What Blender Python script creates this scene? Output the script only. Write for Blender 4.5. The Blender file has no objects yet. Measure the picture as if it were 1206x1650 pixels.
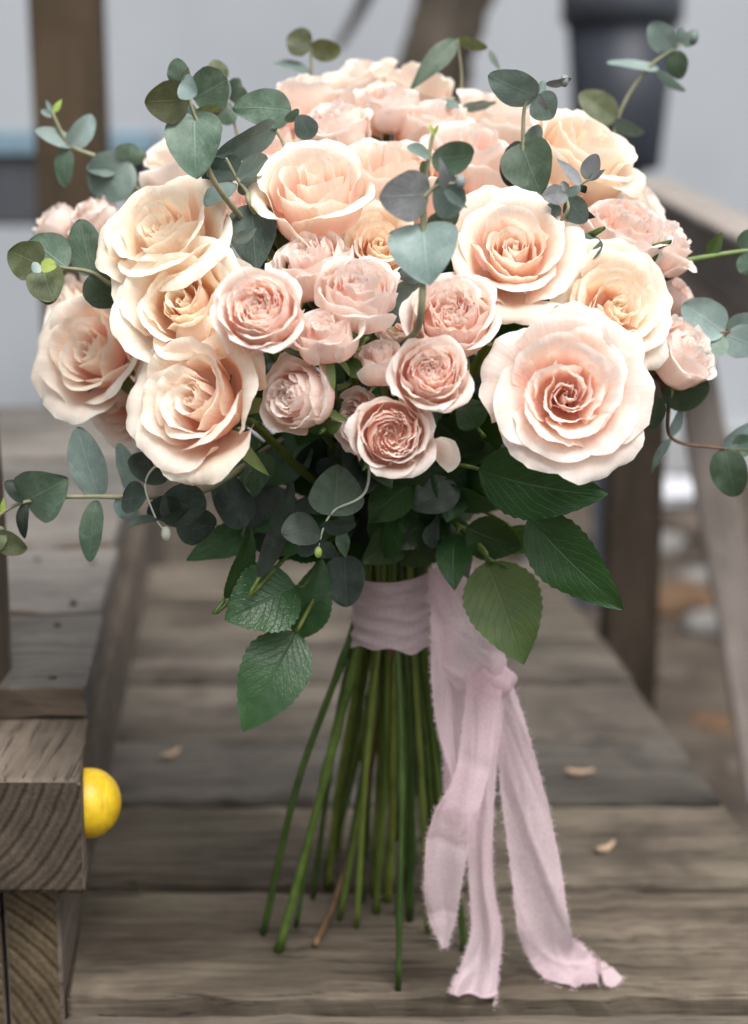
import bpy, math, random
import numpy as np
from mathutils import Vector, Matrix, Quaternion

SC = bpy.context.scene
COL = SC.collection
random.seed(7)
RAD = math.radians

# ------------------------------------------------------------------ camera, sky, sun, exposure
F_PX, CAM_H, PITCH = 2500.0, 0.46, math.atan(525 / 2500.0)
cam_d = bpy.data.cameras.new('camera')
cam = bpy.data.objects.new('camera', cam_d)
COL.objects.link(cam)
cam.location = (0, 0, CAM_H)
cam.rotation_euler = (RAD(90) - PITCH, 0, 0)
cam_d.sensor_fit = 'VERTICAL'
cam_d.sensor_height = 36
cam_d.sensor_width = 36 * 1206 / 1650
cam_d.lens = F_PX / 1650 * 36
cam_d.clip_start = 0.01
cam_d.clip_end = 100
cam_d.dof.use_dof = True
cam_d.dof.focus_distance = 0.775
cam_d.dof.aperture_fstop = 4.5
SC.camera = cam

SUN_EL, SUN_ROT = RAD(61), RAD(156)
world = bpy.data.worlds.new('World')
SC.world = world
world.use_nodes = True
wn = world.node_tree
bg = wn.nodes['Background']
sky = wn.nodes.new('ShaderNodeTexSky')
sky.sky_type = 'NISHITA'
sky.sun_disc = False
sky.sun_elevation = SUN_EL
sky.sun_rotation = SUN_ROT
sky.dust_density = 4.0
sky.air_density = 1.0
hs = wn.nodes.new('ShaderNodeHueSaturation')      # thin even cloud: the blue is mostly washed out
hs.inputs['Saturation'].default_value = 0.10
wn.links.new(sky.outputs[0], hs.inputs['Color'])
wn.links.new(hs.outputs[0], bg.inputs[0])
bg.inputs[1].default_value = 0.10

sun_d = bpy.data.lights.new('sun', 'SUN')
sun_d.energy = 1.5
sun_d.angle = RAD(36)
sun_d.color = (1.0, 0.975, 0.95)
sun = bpy.data.objects.new('sun', sun_d)
COL.objects.link(sun)
sv = Vector((math.sin(SUN_ROT) * math.cos(SUN_EL), math.cos(SUN_ROT) * math.cos(SUN_EL), math.sin(SUN_EL)))
sun.rotation_euler = sv.to_track_quat('Z', 'Y').to_euler()
sun.location = (1, -1, 4)

SC.cycles.max_bounces = 16
SC.cycles.diffuse_bounces = 9
SC.cycles.transmission_bounces = 9
SC.view_settings.view_transform = 'Standard'
SC.view_settings.look = 'None'
SC.view_settings.exposure = 1.22
SC.view_settings.gamma = 1.0
SC.view_settings.use_curve_mapping = False

# ------------------------------------------------------------------ helpers
CT, ST = math.cos(PITCH), math.sin(PITCH)


def ray(u, v):
    x, y = (u - 603) / F_PX, (825 - v) / F_PX
    return Vector((x, CT + y * ST, -ST + y * CT))


def P(u, v, Y):
    """point seen at photo position (u, v), standing at distance Y"""
    d = ray(u, v)
    return Vector((0, 0, CAM_H)) + d * (Y / d.y)


def Zp(u, v, z=0.0):
    d = ray(u, v)
    return Vector((0, 0, CAM_H)) + d * ((z - CAM_H) / d.z)


def px(n, Y):
    return n * Y / F_PX


def tag(o, label=None, cat=None, kind=None, group=None):
    if label: o['label'] = label
    if cat: o['category'] = cat
    if kind: o['kind'] = kind
    if group: o['group'] = group
    return o


def empty(name, loc=(0, 0, 0), parent=None, quat=None):
    o = bpy.data.objects.new(name, None)
    o.empty_display_size = 0.01
    COL.objects.link(o)
    o.parent = parent
    o.location = loc
    if quat is not None:
        o.rotation_mode = 'QUATERNION'
        o.rotation_quaternion = quat
    return o


def mesh_obj(name, verts, faces, mats, parent=None, uv=None, smooth=True, mi=None, loc=None):
    me = bpy.data.meshes.new(name)
    me.from_pydata([tuple(map(float, p)) for p in verts], [], faces)
    if uv is not None:
        lay = me.uv_layers.new(name='uv')
        idx = np.zeros(len(me.loops), dtype=np.int32)
        me.loops.foreach_get('vertex_index', idx)
        lay.data.foreach_set('uv', np.asarray(uv, dtype=np.float32)[idx].ravel())
    for m in (mats if isinstance(mats, (list, tuple)) else [mats]):
        me.materials.append(m)
    if mi is not None:
        me.polygons.foreach_set('material_index', np.asarray(mi, dtype=np.int32))
    if smooth:
        me.polygons.foreach_set('use_smooth', np.ones(len(me.polygons), dtype=bool))
    me.update()
    o = bpy.data.objects.new(name, me)
    COL.objects.link(o)
    o.parent = parent
    if loc is not None:
        o.location = loc
    return o


def grid_faces(nv, nu, off=0, wrap=False):
    f = []
    w = nu + 1
    for j in range(nv):
        for i in range(nu):
            a = off + j * w + i
            f.append((a, a + 1, a + w + 1, a + w))
    return f


class Soup:
    """collects grids into one mesh"""
    def __init__(self):
        self.v, self.f, self.uv = [], [], []

    def grid(self, pts, uv):
        nv, nu = pts.shape[0] - 1, pts.shape[1] - 1
        self.f += grid_faces(nv, nu, len(self.v))
        self.v += pts.reshape(-1, 3).tolist()
        self.uv += uv.reshape(-1, 2).tolist()

    def poly(self, vs, fs, uvs=None):
        o = len(self.v)
        self.v += [tuple(p) for p in vs]
        self.f += [tuple(o + i for i in f) for f in fs]
        self.uv += list(uvs) if uvs is not None else [(0.5, 0.5)] * len(vs)

    def build(self, name, mat, parent=None, **k):
        return mesh_obj(name, self.v, self.f, mat, parent, uv=self.uv, **k)


def catmull(pts, n):
    p = np.asarray(pts, float)
    p = np.vstack([2 * p[0] - p[1], p, 2 * p[-1] - p[-2]])
    m = len(p) - 3
    out = []
    for t in np.linspace(0, m - 1e-6, n):
        i = int(t)
        s = t - i
        a, b, c, d = p[i], p[i + 1], p[i + 2], p[i + 3]
        out.append(0.5 * ((2 * b) + (c - a) * s + (2 * a - 5 * b + 4 * c - d) * s * s + (3 * b - a - 3 * c + d) * s ** 3))
    return np.array(out)


def tube(soup, pts, rad, sides=7, n=None, cap=True):
    pts = [tuple(p) for p in pts]
    n = n or max(4, len(pts) * 4)
    c = catmull(pts, n) if len(pts) > 2 else np.linspace(pts[0], pts[1], n)
    r = np.interp(np.linspace(0, 1, n), np.linspace(0, 1, len(rad)), rad) if hasattr(rad, '__len__') else np.full(n, rad)
    tan = np.gradient(c, axis=0)
    tan /= np.linalg.norm(tan, axis=1)[:, None] + 1e-12
    ref = np.array([0.31, 0.93, 0.2])
    base = len(soup.v)
    for k in range(n):
        a = np.cross(tan[k], ref)
        a /= np.linalg.norm(a) + 1e-9
        b = np.cross(tan[k], a)
        for q in range(sides):
            th = 2 * math.pi * q / sides
            soup.v.append((c[k] + r[k] * (a * math.cos(th) + b * math.sin(th))).tolist())
            soup.uv.append((q / sides, k / (n - 1)))
    for k in range(n - 1):
        for q in range(sides):
            q2 = (q + 1) % sides
            soup.f.append((base + k * sides + q, base + k * sides + q2, base + (k + 1) * sides + q2, base + (k + 1) * sides + q))
    if cap:
        soup.f.append(tuple(base + q for q in range(sides))[::-1])
        soup.f.append(tuple(base + (n - 1) * sides + q for q in range(sides)))


# ------------------------------------------------------------------ materials
def new_mat(name):
    m = bpy.data.materials.new(name)
    m.use_nodes = True
    nt = m.node_tree
    nt.nodes.clear()
    return m, nt, nt.nodes, nt.links


def ramp(N, stops):
    r = N.new('ShaderNodeValToRGB')
    el = r.color_ramp.elements
    while len(el) < len(stops):
        el.new(0.5)
    for e, (p, c) in zip(el, stops):
        e.position = p
        e.color = (*c, 1) if len(c) == 3 else c
    return r


def mixc(N, Lk, fac, a, b, blend='MIX'):
    m = N.new('ShaderNodeMix')
    m.data_type = 'RGBA'
    m.blend_type = blend
    for sock, val in ((m.inputs[0], fac), (m.inputs[6], a), (m.inputs[7], b)):
        if hasattr(val, 'is_linked') or hasattr(val, 'links'):
            Lk.new(val, sock)
        elif isinstance(val, (int, float)):
            sock.default_value = val
        else:
            sock.default_value = (*val, 1)
    return m.outputs[2]


def math_n(N, Lk, op, a, b=None, c=None):
    m = N.new('ShaderNodeMath')
    m.operation = op
    for k, val in enumerate((a, b, c)):
        if val is None: continue
        if hasattr(val, 'links'): Lk.new(val, m.inputs[k])
        else: m.inputs[k].default_value = val
    return m.outputs[0]


def noise(N, Lk, vec, scale, detail=3, rough=0.55, w=None, dist=0.0):
    n = N.new('ShaderNodeTexNoise')
    if w is not None:
        n.noise_dimensions = '4D'
        Lk.new(w, n.inputs['W'])
    n.inputs['Scale'].default_value = scale
    n.inputs['Detail'].default_value = detail
    n.inputs['Roughness'].default_value = rough
    n.inputs['Distortion'].default_value = dist
    if vec is not None:
        Lk.new(vec, n.inputs['Vector'])
    return n.outputs['Fac']


def mapping(N, Lk, vec, scale):
    m = N.new('ShaderNodeMapping')
    m.inputs['Scale'].default_value = scale
    Lk.new(vec, m.inputs['Vector'])
    return m.outputs[0]


def thin_bsdf(nt, N, Lk, col, tcol, tfac, rough, spec, bump=None, sheen=0.0):
    p = N.new('ShaderNodeBsdfPrincipled')
    Lk.new(col, p.inputs['Base Color'])
    p.inputs['Roughness'].default_value = rough
    p.inputs['Specular IOR Level'].default_value = spec
    if sheen:
        p.inputs['Sheen Weight'].default_value = sheen
        p.inputs['Sheen Roughness'].default_value = 0.5
    t = N.new('ShaderNodeBsdfTranslucent')
    Lk.new(tcol, t.inputs['Color'])
    if bump is not None:
        Lk.new(bump, p.inputs['Normal'])
        Lk.new(bump, t.inputs['Normal'])
    mx = N.new('ShaderNodeMixShader')
    mx.inputs[0].default_value = tfac
    Lk.new(p.outputs[0], mx.inputs[1])
    Lk.new(t.outputs[0], mx.inputs[2])
    out = N.new('ShaderNodeOutputMaterial')
    Lk.new(mx.outputs[0], out.inputs[0])
    return p


def bump_n(N, Lk, h, strength, dist):
    b = N.new('ShaderNodeBump')
    b.inputs['Strength'].default_value = strength
    b.inputs['Distance'].default_value = dist
    Lk.new(h, b.inputs['Height'])
    return b.outputs[0]


def petal_mat(name, base, mid, edge, rim, tfac=0.45):
    m, nt, N, Lk = new_mat(name)
    uv = N.new('ShaderNodeUVMap')
    sep = N.new('ShaderNodeSeparateXYZ')
    Lk.new(uv.outputs[0], sep.inputs[0])
    info = N.new('ShaderNodeObjectInfo')
    tc = N.new('ShaderNodeTexCoord')
    n1 = noise(N, Lk, tc.outputs['Object'], 60, 2, 0.5, info.outputs['Random'])
    jit = math_n(N, Lk, 'MULTIPLY_ADD', n1, 0.22, -0.11)
    y = math_n(N, Lk, 'ADD', sep.outputs['Y'], jit)
    r = ramp(N, [(0.0, base), (0.42, mid), (0.86, edge), (1.0, rim)])
    r.color_ramp.interpolation = 'EASE'
    Lk.new(y, r.inputs[0])
    # faint blotches and bruises that petals carry
    n2 = noise(N, Lk, tc.outputs['Object'], 240, 3, 0.6, info.outputs['Random'])
    blot = ramp(N, [(0.64, (0, 0, 0)), (0.82, (1, 1, 1))])
    Lk.new(n2, blot.inputs[0])
    bf = math_n(N, Lk, 'MULTIPLY', blot.outputs[0], 0.25)
    col = mixc(N, Lk, bf, r.outputs[0], [c * f for c, f in zip(mid, (0.86, 0.74, 0.66))])
    # petals differ a little from one another
    hv = N.new('ShaderNodeHueSaturation')
    Lk.new(col, hv.inputs['Color'])
    Lk.new(math_n(N, Lk, 'MULTIPLY_ADD', info.outputs['Random'], 0.3, 0.85), hv.inputs['Saturation'])
    Lk.new(math_n(N, Lk, 'MULTIPLY_ADD', info.outputs['Random'], 0.012, 0.494), hv.inputs['Hue'])
    col = hv.outputs[0]
    # browned, papery nicks along some edges
    n4 = noise(N, Lk, tc.outputs['Object'], 110, 4, 0.65, info.outputs['Random'])
    br_ = ramp(N, [(0.56, (0, 0, 0)), (0.66, (1, 1, 1))])
    Lk.new(n4, br_.inputs[0])
    er = ramp(N, [(0.93, (0, 0, 0)), (1.0, (1, 1, 1))])
    Lk.new(sep.outputs['Y'], er.inputs[0])
    col = mixc(N, Lk, math_n(N, Lk, 'MULTIPLY', math_n(N, Lk, 'MULTIPLY', br_.outputs[0], er.outputs[0]), 0.45), col, (0.72, 0.55, 0.33))
    # fine lengthwise veins
    vs = mapping(N, Lk, uv.outputs[0], (26, 1.6, 1))
    vn = noise(N, Lk, vs, 1.0, 4, 0.65, info.outputs['Random'], 0.4)
    vr = ramp(N, [(0.44, (1, 1, 1)), (0.56, (0, 0, 0))])
    Lk.new(vn, vr.inputs[0])
    col = mixc(N, Lk, math_n(N, Lk, 'MULTIPLY', vr.outputs[0], 0.22), col, mid)
    hgt = math_n(N, Lk, 'ADD', vn, math_n(N, Lk, 'MULTIPLY', n2, 0.5))
    bp = bump_n(N, Lk, hgt, 0.35, 0.0014)
    thin_bsdf(nt, N, Lk, col, col, tfac, 0.6, 0.12, bp, 0.0)
    return m


M = {}
M['cream'] = petal_mat('petal_cream_peach', (0.96, 0.58, 0.41), (0.96, 0.745, 0.585), (0.95, 0.86, 0.725), (0.95, 0.92, 0.815))
M['duo'] = petal_mat('petal_pink_and_cream', (0.96, 0.54, 0.44), (0.96, 0.71, 0.60), (0.95, 0.855, 0.745), (0.95, 0.92, 0.825))
M['peach'] = petal_mat('petal_peach_pink', (0.96, 0.55, 0.44), (0.96, 0.72, 0.62), (0.95, 0.84, 0.76), (0.95, 0.92, 0.87))
M['pale'] = petal_mat('petal_pale_cream', (0.96, 0.64, 0.53), (0.96, 0.78, 0.68), (0.95, 0.87, 0.785), (0.95, 0.92, 0.86))
M['pink'] = petal_mat('petal_blush_pink', (0.96, 0.54, 0.45), (0.96, 0.72, 0.63), (0.95, 0.835, 0.765), (0.95, 0.905, 0.86))
M['blush'] = petal_mat('petal_soft_blush', (0.96, 0.63, 0.54), (0.96, 0.77, 0.69), (0.95, 0.85, 0.785), (0.95, 0.91, 0.87))


def leaf_mat(name, ca, cb, vein, rough, tfac, kind, tcol):
    m, nt, N, Lk = new_mat(name)
    uv = N.new('ShaderNodeUVMap')
    sep = N.new('ShaderNodeSeparateXYZ')
    Lk.new(uv.outputs[0], sep.inputs[0])
    info = N.new('ShaderNodeObjectInfo')
    tc = N.new('ShaderNodeTexCoord')
    n1 = noise(N, Lk, tc.outputs['Object'], 70, 4, 0.6, info.outputs['Random'])
    r = ramp(N, [(0.3, ca), (0.7, cb)])
    Lk.new(n1, r.inputs[0])
    # u = -1..1 stored as 0..1, v along the leaf
    au = math_n(N, Lk, 'ABSOLUTE', math_n(N, Lk, 'MULTIPLY_ADD', sep.outputs['X'], 2.0, -1.0))
    mid = ramp(N, [(0.0, (1, 1, 1)), (0.055, (0, 0, 0))])
    Lk.new(au, mid.inputs[0])
    # side veins: slanted stripes, bent by noise
    k = 9.0 if kind == 'rose' else 6.0
    nz = noise(N, Lk, tc.outputs['Object'], 130, 3, 0.6)
    ph = math_n(N, Lk, 'MULTIPLY_ADD', au, -0.42 if kind == 'rose' else -0.7, sep.outputs['Y'])
    ph = math_n(N, Lk, 'MULTIPLY_ADD', nz, 0.07 if kind == 'rose' else 0.16, ph)
    st = math_n(N, Lk, 'PINGPONG', math_n(N, Lk, 'MULTIPLY', ph, k), 0.5)
    sv_ = ramp(N, [(0.0, (1, 1, 1)), (0.10, (0, 0, 0))])
    Lk.new(st, sv_.inputs[0])
    vv = N.new('ShaderNodeTexVoronoi')
    vv.feature = 'DISTANCE_TO_EDGE'
    vv.inputs['Scale'].default_value = 420 if kind == 'rose' else 300
    Lk.new(tc.outputs['Object'], vv.inputs['Vector'])
    net = ramp(N, [(0.0, (1, 1, 1)), (0.12, (0, 0, 0))])
    Lk.new(vv.outputs['Distance'], net.inputs[0])
    veins = math_n(N, Lk, 'MAXIMUM', mid.outputs[0], math_n(N, Lk, 'MULTIPLY', sv_.outputs[0], 0.55))
    veins = math_n(N, Lk, 'MAXIMUM', veins, math_n(N, Lk, 'MULTIPLY', net.outputs[0], 0.14))
    vf = math_n(N, Lk, 'MULTIPLY', veins, 0.30 if kind == 'rose' else 0.38)
    col = mixc(N, Lk, vf, r.outputs[0], vein)
    if kind == 'euc':   # waxy pale bloom near the leaf base and a thin reddish rim
        n3 = noise(N, Lk, tc.outputs['Object'], 300, 4, 0.7, info.outputs['Random'])
        bl = ramp(N, [(0.0, (1, 1, 1)), (0.55, (0, 0, 0))])
        Lk.new(math_n(N, Lk, 'MULTIPLY_ADD', n3, 0.5, math_n(N, Lk, 'ADD', sep.outputs['Y'], -0.2)), bl.inputs[0])
        col = mixc(N, Lk, math_n(N, Lk, 'MULTIPLY', bl.outputs[0], 0.4), col, vein)
        pt_ = ramp(N, [(0.46, (0, 0, 0)), (0.66, (1, 1, 1))])
        Lk.new(noise(N, Lk, tc.outputs['Object'], 120, 5, 0.72, info.outputs['Random']), pt_.inputs[0])
        col = mixc(N, Lk, math_n(N, Lk, 'MULTIPLY', pt_.outputs[0], 0.42), col, vein)
        sp_ = ramp(N, [(0.70, (0, 0, 0)), (0.74, (1, 1, 1))])
        Lk.new(noise(N, Lk, tc.outputs['Object'], 420, 2, 0.5, info.outputs['Random']), sp_.inputs[0])
        col = mixc(N, Lk, math_n(N, Lk, 'MULTIPLY', sp_.outputs[0], 0.5), col, (0.07, 0.06, 0.04))
        rim = ramp(N, [(0.93, (0, 0, 0)), (1.0, (1, 1, 1))])
        Lk.new(au, rim.inputs[0])
        col = mixc(N, Lk, math_n(N, Lk, 'MULTIPLY', rim.outputs[0], 0.35), col, (0.12, 0.075, 0.06))
    hv = N.new('ShaderNodeHueSaturation')
    Lk.new(col, hv.inputs['Color'])
    Lk.new(math_n(N, Lk, 'MULTIPLY_ADD', info.outputs['Random'], 0.8, 0.65), hv.inputs['Value'])
    Lk.new(math_n(N, Lk, 'MULTIPLY_ADD', info.outputs['Random'], 0.05, 0.475), hv.inputs['Hue'])
    hgt = math_n(N, Lk, 'MULTIPLY_ADD', veins, -1.0 if kind == 'rose' else 0.4, math_n(N, Lk, 'MULTIPLY', nz, 0.5))
    bp = bump_n(N, Lk, hgt, 0.35 if kind == 'rose' else 0.3, 0.0012)
    tr = mixc(N, Lk, 0.6, hv.outputs[0], tcol)
    thin_bsdf(nt, N, Lk, hv.outputs[0], tr, tfac, rough, 0.4 if kind == 'rose' else 0.3, bp)
    return m


M['euc_blue'] = leaf_mat('eucalyptus_blue', (0.092, 0.140, 0.125), (0.135, 0.188, 0.168), (0.25, 0.31, 0.285), 0.5, 0.12, 'euc', (0.16, 0.25, 0.14))
M['euc_green'] = leaf_mat('eucalyptus_green', (0.042, 0.078, 0.050), (0.070, 0.112, 0.076), (0.18, 0.24, 0.19), 0.45, 0.15, 'euc', (0.13, 0.22, 0.05))
M['euc_olive'] = leaf_mat('eucalyptus_olive', (0.062, 0.075, 0.034), (0.10, 0.112, 0.055), (0.20, 0.24, 0.16), 0.45, 0.2, 'euc', (0.22, 0.27, 0.04))
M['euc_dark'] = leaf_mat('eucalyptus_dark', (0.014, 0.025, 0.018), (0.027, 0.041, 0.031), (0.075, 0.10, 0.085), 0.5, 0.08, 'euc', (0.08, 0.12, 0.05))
M['euc_pale'] = leaf_mat('eucalyptus_pale', (0.18, 0.27, 0.25), (0.25, 0.33, 0.31), (0.38, 0.44, 0.42), 0.5, 0.2, 'euc', (0.25, 0.4, 0.3))
M['euc_purple'] = leaf_mat('eucalyptus_purple', (0.10, 0.10, 0.102), (0.15, 0.155, 0.16), (0.26, 0.29, 0.29), 0.5, 0.1, 'euc', (0.2, 0.2, 0.14))
M['rose_leaf'] = leaf_mat('rose_leaf', (0.014, 0.045, 0.012), (0.028, 0.074, 0.022), (0.045, 0.095, 0.038), 0.32, 0.16, 'rose', (0.10, 0.24, 0.02))
M['rose_back'] = leaf_mat('rose_leaf_light', (0.034, 0.072, 0.014), (0.060, 0.105, 0.022), (0.09, 0.14, 0.05), 0.5, 0.25, 'rose', (0.16, 0.28, 0.02))
M['lime'] = leaf_mat('young_lime_leaf', (0.28, 0.38, 0.06), (0.36, 0.45, 0.10), (0.45, 0.52, 0.2), 0.45, 0.3, 'euc', (0.4, 0.5, 0.05))


def simple_mat(name, ca, cb, scale=30, rough=0.6, spec=0.3, stretch=(1, 1, 1), bump=0.0, bdist=0.002, detail=4):
    m, nt, N, Lk = new_mat(name)
    tc = N.new('ShaderNodeTexCoord')
    info = N.new('ShaderNodeObjectInfo')
    mp = mapping(N, Lk, tc.outputs['Object'], stretch)
    n = noise(N, Lk, mp, scale, detail, 0.6, info.outputs['Random'])
    r = ramp(N, [(0.3, ca), (0.7, cb)])
    Lk.new(n, r.inputs[0])
    p = N.new('ShaderNodeBsdfPrincipled')
    Lk.new(r.outputs[0], p.inputs['Base Color'])
    p.inputs['Roughness'].default_value = rough
    p.inputs['Specular IOR Level'].default_value = spec
    if bump:
        Lk.new(bump_n(N, Lk, n, bump, bdist), p.inputs['Normal'])
    out = N.new('ShaderNodeOutputMaterial')
    Lk.new(p.outputs[0], out.inputs[0])
    return m


M['stem'] = simple_mat('rose_stem', (0.030, 0.060, 0.010), (0.075, 0.120, 0.024), 90, 0.42, 0.4, (1, 1, 0.15), 0.2, 0.0006)
_nt = M['stem'].node_tree                     # stems differ in hue and brightness
_p = [x for x in _nt.nodes if x.type == 'BSDF_PRINCIPLED'][0]
_src = _p.inputs['Base Color'].links[0].from_socket
_hv = _nt.nodes.new('ShaderNodeHueSaturation')
_inf = _nt.nodes.new('ShaderNodeObjectInfo')
_nt.links.new(_src, _hv.inputs['Color'])
_nt.links.new(math_n(_nt.nodes, _nt.links, 'MULTIPLY_ADD', _inf.outputs['Random'], 1.3, 0.6), _hv.inputs['Value'])
_nt.links.new(math_n(_nt.nodes, _nt.links, 'MULTIPLY_ADD', _inf.outputs['Random'], -0.06, 0.52), _hv.inputs['Hue'])
_nt.links.new(_hv.outputs[0], _p.inputs['Base Color'])
M['woody'] = simple_mat('woody_stem', (0.10, 0.055, 0.03), (0.17, 0.10, 0.05), 90, 0.6, 0.3)
M['euc_stem'] = simple_mat('eucalyptus_stem', (0.16, 0.16, 0.09), (0.27, 0.27, 0.17), 80, 0.55, 0.3)
M['sepal'] = simple_mat('sepal', (0.11, 0.17, 0.05), (0.20, 0.26, 0.10), 120, 0.5, 0.3)
M['bud'] = simple_mat('eucalyptus_bud', (0.42, 0.47, 0.38), (0.55, 0.58, 0.48), 200, 0.5, 0.3)
M['yellow'] = simple_mat('yellow_plastic', (0.50, 0.32, 0.010), (0.74, 0.50, 0.016), 130, 0.45, 0.5, (1, 1, 1), 0.1, 0.001)


def wood_mat(name, dark, light, axis, green=0.0, stripe=1.0):
    """weathered timber, grain along the object's own axis 0 (x), 1 (y) or 2 (z)"""
    m, nt, N, Lk = new_mat(name)
    tc = N.new('ShaderNodeTexCoord')
    info = N.new('ShaderNodeObjectInfo')
    rnd = math_n(N, Lk, 'MULTIPLY', info.outputs['Random'], 37.0)
    sc = [1.0, 1.0, 1.0]
    sc[axis] = 0.055
    fine = mapping(N, Lk, tc.outputs['Object'], sc)
    sc2 = [1.0, 1.0, 1.0]
    sc2[axis] = 0.2
    broad = mapping(N, Lk, tc.outputs['Object'], sc2)
    big = noise(N, Lk, broad, 16, 4, 0.6, rnd, 0.6)
    mid = noise(N, Lk, fine, 110, 6, 0.7, rnd, 1.2)
    hair = noise(N, Lk, fine, 300, 4, 0.65, rnd, 0.5)
    base = ramp(N, [(0.36, dark), (0.49, [(a + b) / 2 for a, b in zip(dark, light)]), (0.62, light)])
    Lk.new(math_n(N, Lk, 'MULTIPLY_ADD', big, 0.55, math_n(N, Lk, 'MULTIPLY', mid, 0.45 * stripe)), base.inputs[0])
    crack = ramp(N, [(0.36, (1, 1, 1)), (0.43, (0, 0, 0))])
    Lk.new(hair, crack.inputs[0])
    col = mixc(N, Lk, math_n(N, Lk, 'MULTIPLY', crack.outputs[0], 0.75), base.outputs[0], [c * 0.45 for c in dark])
    # knots
    kv = N.new('ShaderNodeTexVoronoi')
    kv.voronoi_dimensions = '4D'
    Lk.new(rnd, kv.inputs['W'])
    sk = [11.0, 11.0, 11.0]
    sk[axis] = 4.5
    Lk.new(mapping(N, Lk, tc.outputs['Object'], sk), kv.inputs['Vector'])
    kv.inputs['Scale'].default_value = 1.0
    kn = ramp(N, [(0.06, (1, 1, 1)), (0.2, (0.0, 0.0, 0.0))])
    Lk.new(math_n(N, Lk, 'MULTIPLY_ADD', mid, 0.14, math_n(N, Lk, 'ADD', kv.outputs['Distance'], -0.07)), kn.inputs[0])
    col = mixc(N, Lk, math_n(N, Lk, 'MULTIPLY', kn.outputs[0], 0.7), col, [c * 0.55 for c in dark])
    # pale worn spots and faint algae
    pale = noise(N, Lk, broad, 30, 4, 0.7, rnd)
    pr = ramp(N, [(0.6, (0, 0, 0)), (0.75, (1, 1, 1))])
    Lk.new(pale, pr.inputs[0])
    col = mixc(N, Lk, math_n(N, Lk, 'MULTIPLY', pr.outputs[0], 0.35), col, [min(1, c * 1.5) for c in light])
    sn = noise(N, Lk, tc.outputs['Object'], 7.5, 5, 0.6, rnd, 0.5)
    sr = ramp(N, [(0.50, (0, 0, 0)), (0.62, (1, 1, 1))])
    Lk.new(sn, sr.inputs[0])
    col = mixc(N, Lk, math_n(N, Lk, 'MULTIPLY', sr.outputs[0], 0.5), col, [c * 0.9 for c in dark])
    if green:
        gn = noise(N, Lk, tc.outputs['Object'], 9, 3, 0.6, rnd)
        gr = ramp(N, [(0.5, (0, 0, 0)), (0.7, (1, 1, 1))])
        Lk.new(gn, gr.inputs[0])
        col = mixc(N, Lk, math_n(N, Lk, 'MULTIPLY', gr.outputs[0], green), col, (0.10, 0.115, 0.07))
    hv = N.new('ShaderNodeHueSaturation')
    Lk.new(col, hv.inputs['Color'])
    Lk.new(math_n(N, Lk, 'MULTIPLY_ADD', info.outputs['Random'], 0.55, 0.75), hv.inputs['Value'])
    Lk.new(math_n(N, Lk, 'MULTIPLY_ADD', info.outputs['Random'], 0.5, 0.75), hv.inputs['Saturation'])
    p = N.new('ShaderNodeBsdfPrincipled')
    Lk.new(hv.outputs[0], p.inputs['Base Color'])
    p.inputs['Roughness'].default_value = 0.75
    p.inputs['Specular IOR Level'].default_value = 0.2
    h = math_n(N, Lk, 'MULTIPLY_ADD', hair, 0.5, mid)
    h = math_n(N, Lk, 'MULTIPLY_ADD', crack.outputs[0], -0.5, h)
    Lk.new(bump_n(N, Lk, h, 0.6, 0.002), p.inputs['Normal'])
    out = N.new('ShaderNodeOutputMaterial')
    Lk.new(p.outputs[0], out.inputs[0])
    return m


def end_grain_mat(name, dark, light, cx, cz):
    m, nt, N, Lk = new_mat(name)
    tc = N.new('ShaderNodeTexCoord')
    sep = N.new('ShaderNodeSeparateXYZ')
    Lk.new(tc.outputs['Object'], sep.inputs[0])
    dx = math_n(N, Lk, 'ADD', sep.outputs['X'], -cx)
    dz = math_n(N, Lk, 'ADD', sep.outputs['Z'], -cz)
    rr = math_n(N, Lk, 'SQRT', math_n(N, Lk, 'ADD', math_n(N, Lk, 'MULTIPLY', dx, dx), math_n(N, Lk, 'MULTIPLY', dz, dz)))
    nz = noise(N, Lk, tc.outputs['Object'], 60, 4, 0.6)
    ph = math_n(N, Lk, 'MULTIPLY_ADD', nz, 0.004, rr)
    st = math_n(N, Lk, 'PINGPONG', math_n(N, Lk, 'MULTIPLY', ph, 210.0), 1.0)
    r = ramp(N, [(0.05, dark), (0.45, light), (1.0, [(a + b) / 2 for a, b in zip(dark, light)])])
    Lk.new(st, r.inputs[0])
    n2 = noise(N, Lk, tc.outputs['Object'], 500, 3, 0.7)
    n3 = noise(N, Lk, tc.outputs['Object'], 40, 4, 0.7)
    r2 = ramp(N, [(0.35, (0.45, 0.45, 0.45)), (0.65, (1.1, 1.1, 1.1))])
    Lk.new(math_n(N, Lk, 'MULTIPLY_ADD', n2, 0.5, math_n(N, Lk, 'MULTIPLY', n3, 0.5)), r2.inputs[0])
    col = mixc(N, Lk, 1.0, r.outputs[0], r2.outputs[0], 'MULTIPLY')
    p = N.new('ShaderNodeBsdfPrincipled')
    Lk.new(col, p.inputs['Base Color'])
    p.inputs['Roughness'].default_value = 0.85
    p.inputs['Specular IOR Level'].default_value = 0.15
    Lk.new(bump_n(N, Lk, math_n(N, Lk, 'ADD', st, n2), 0.5, 0.0012), p.inputs['Normal'])
    out = N.new('ShaderNodeOutputMaterial')
    Lk.new(p.outputs[0], out.inputs[0])
    return m


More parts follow.
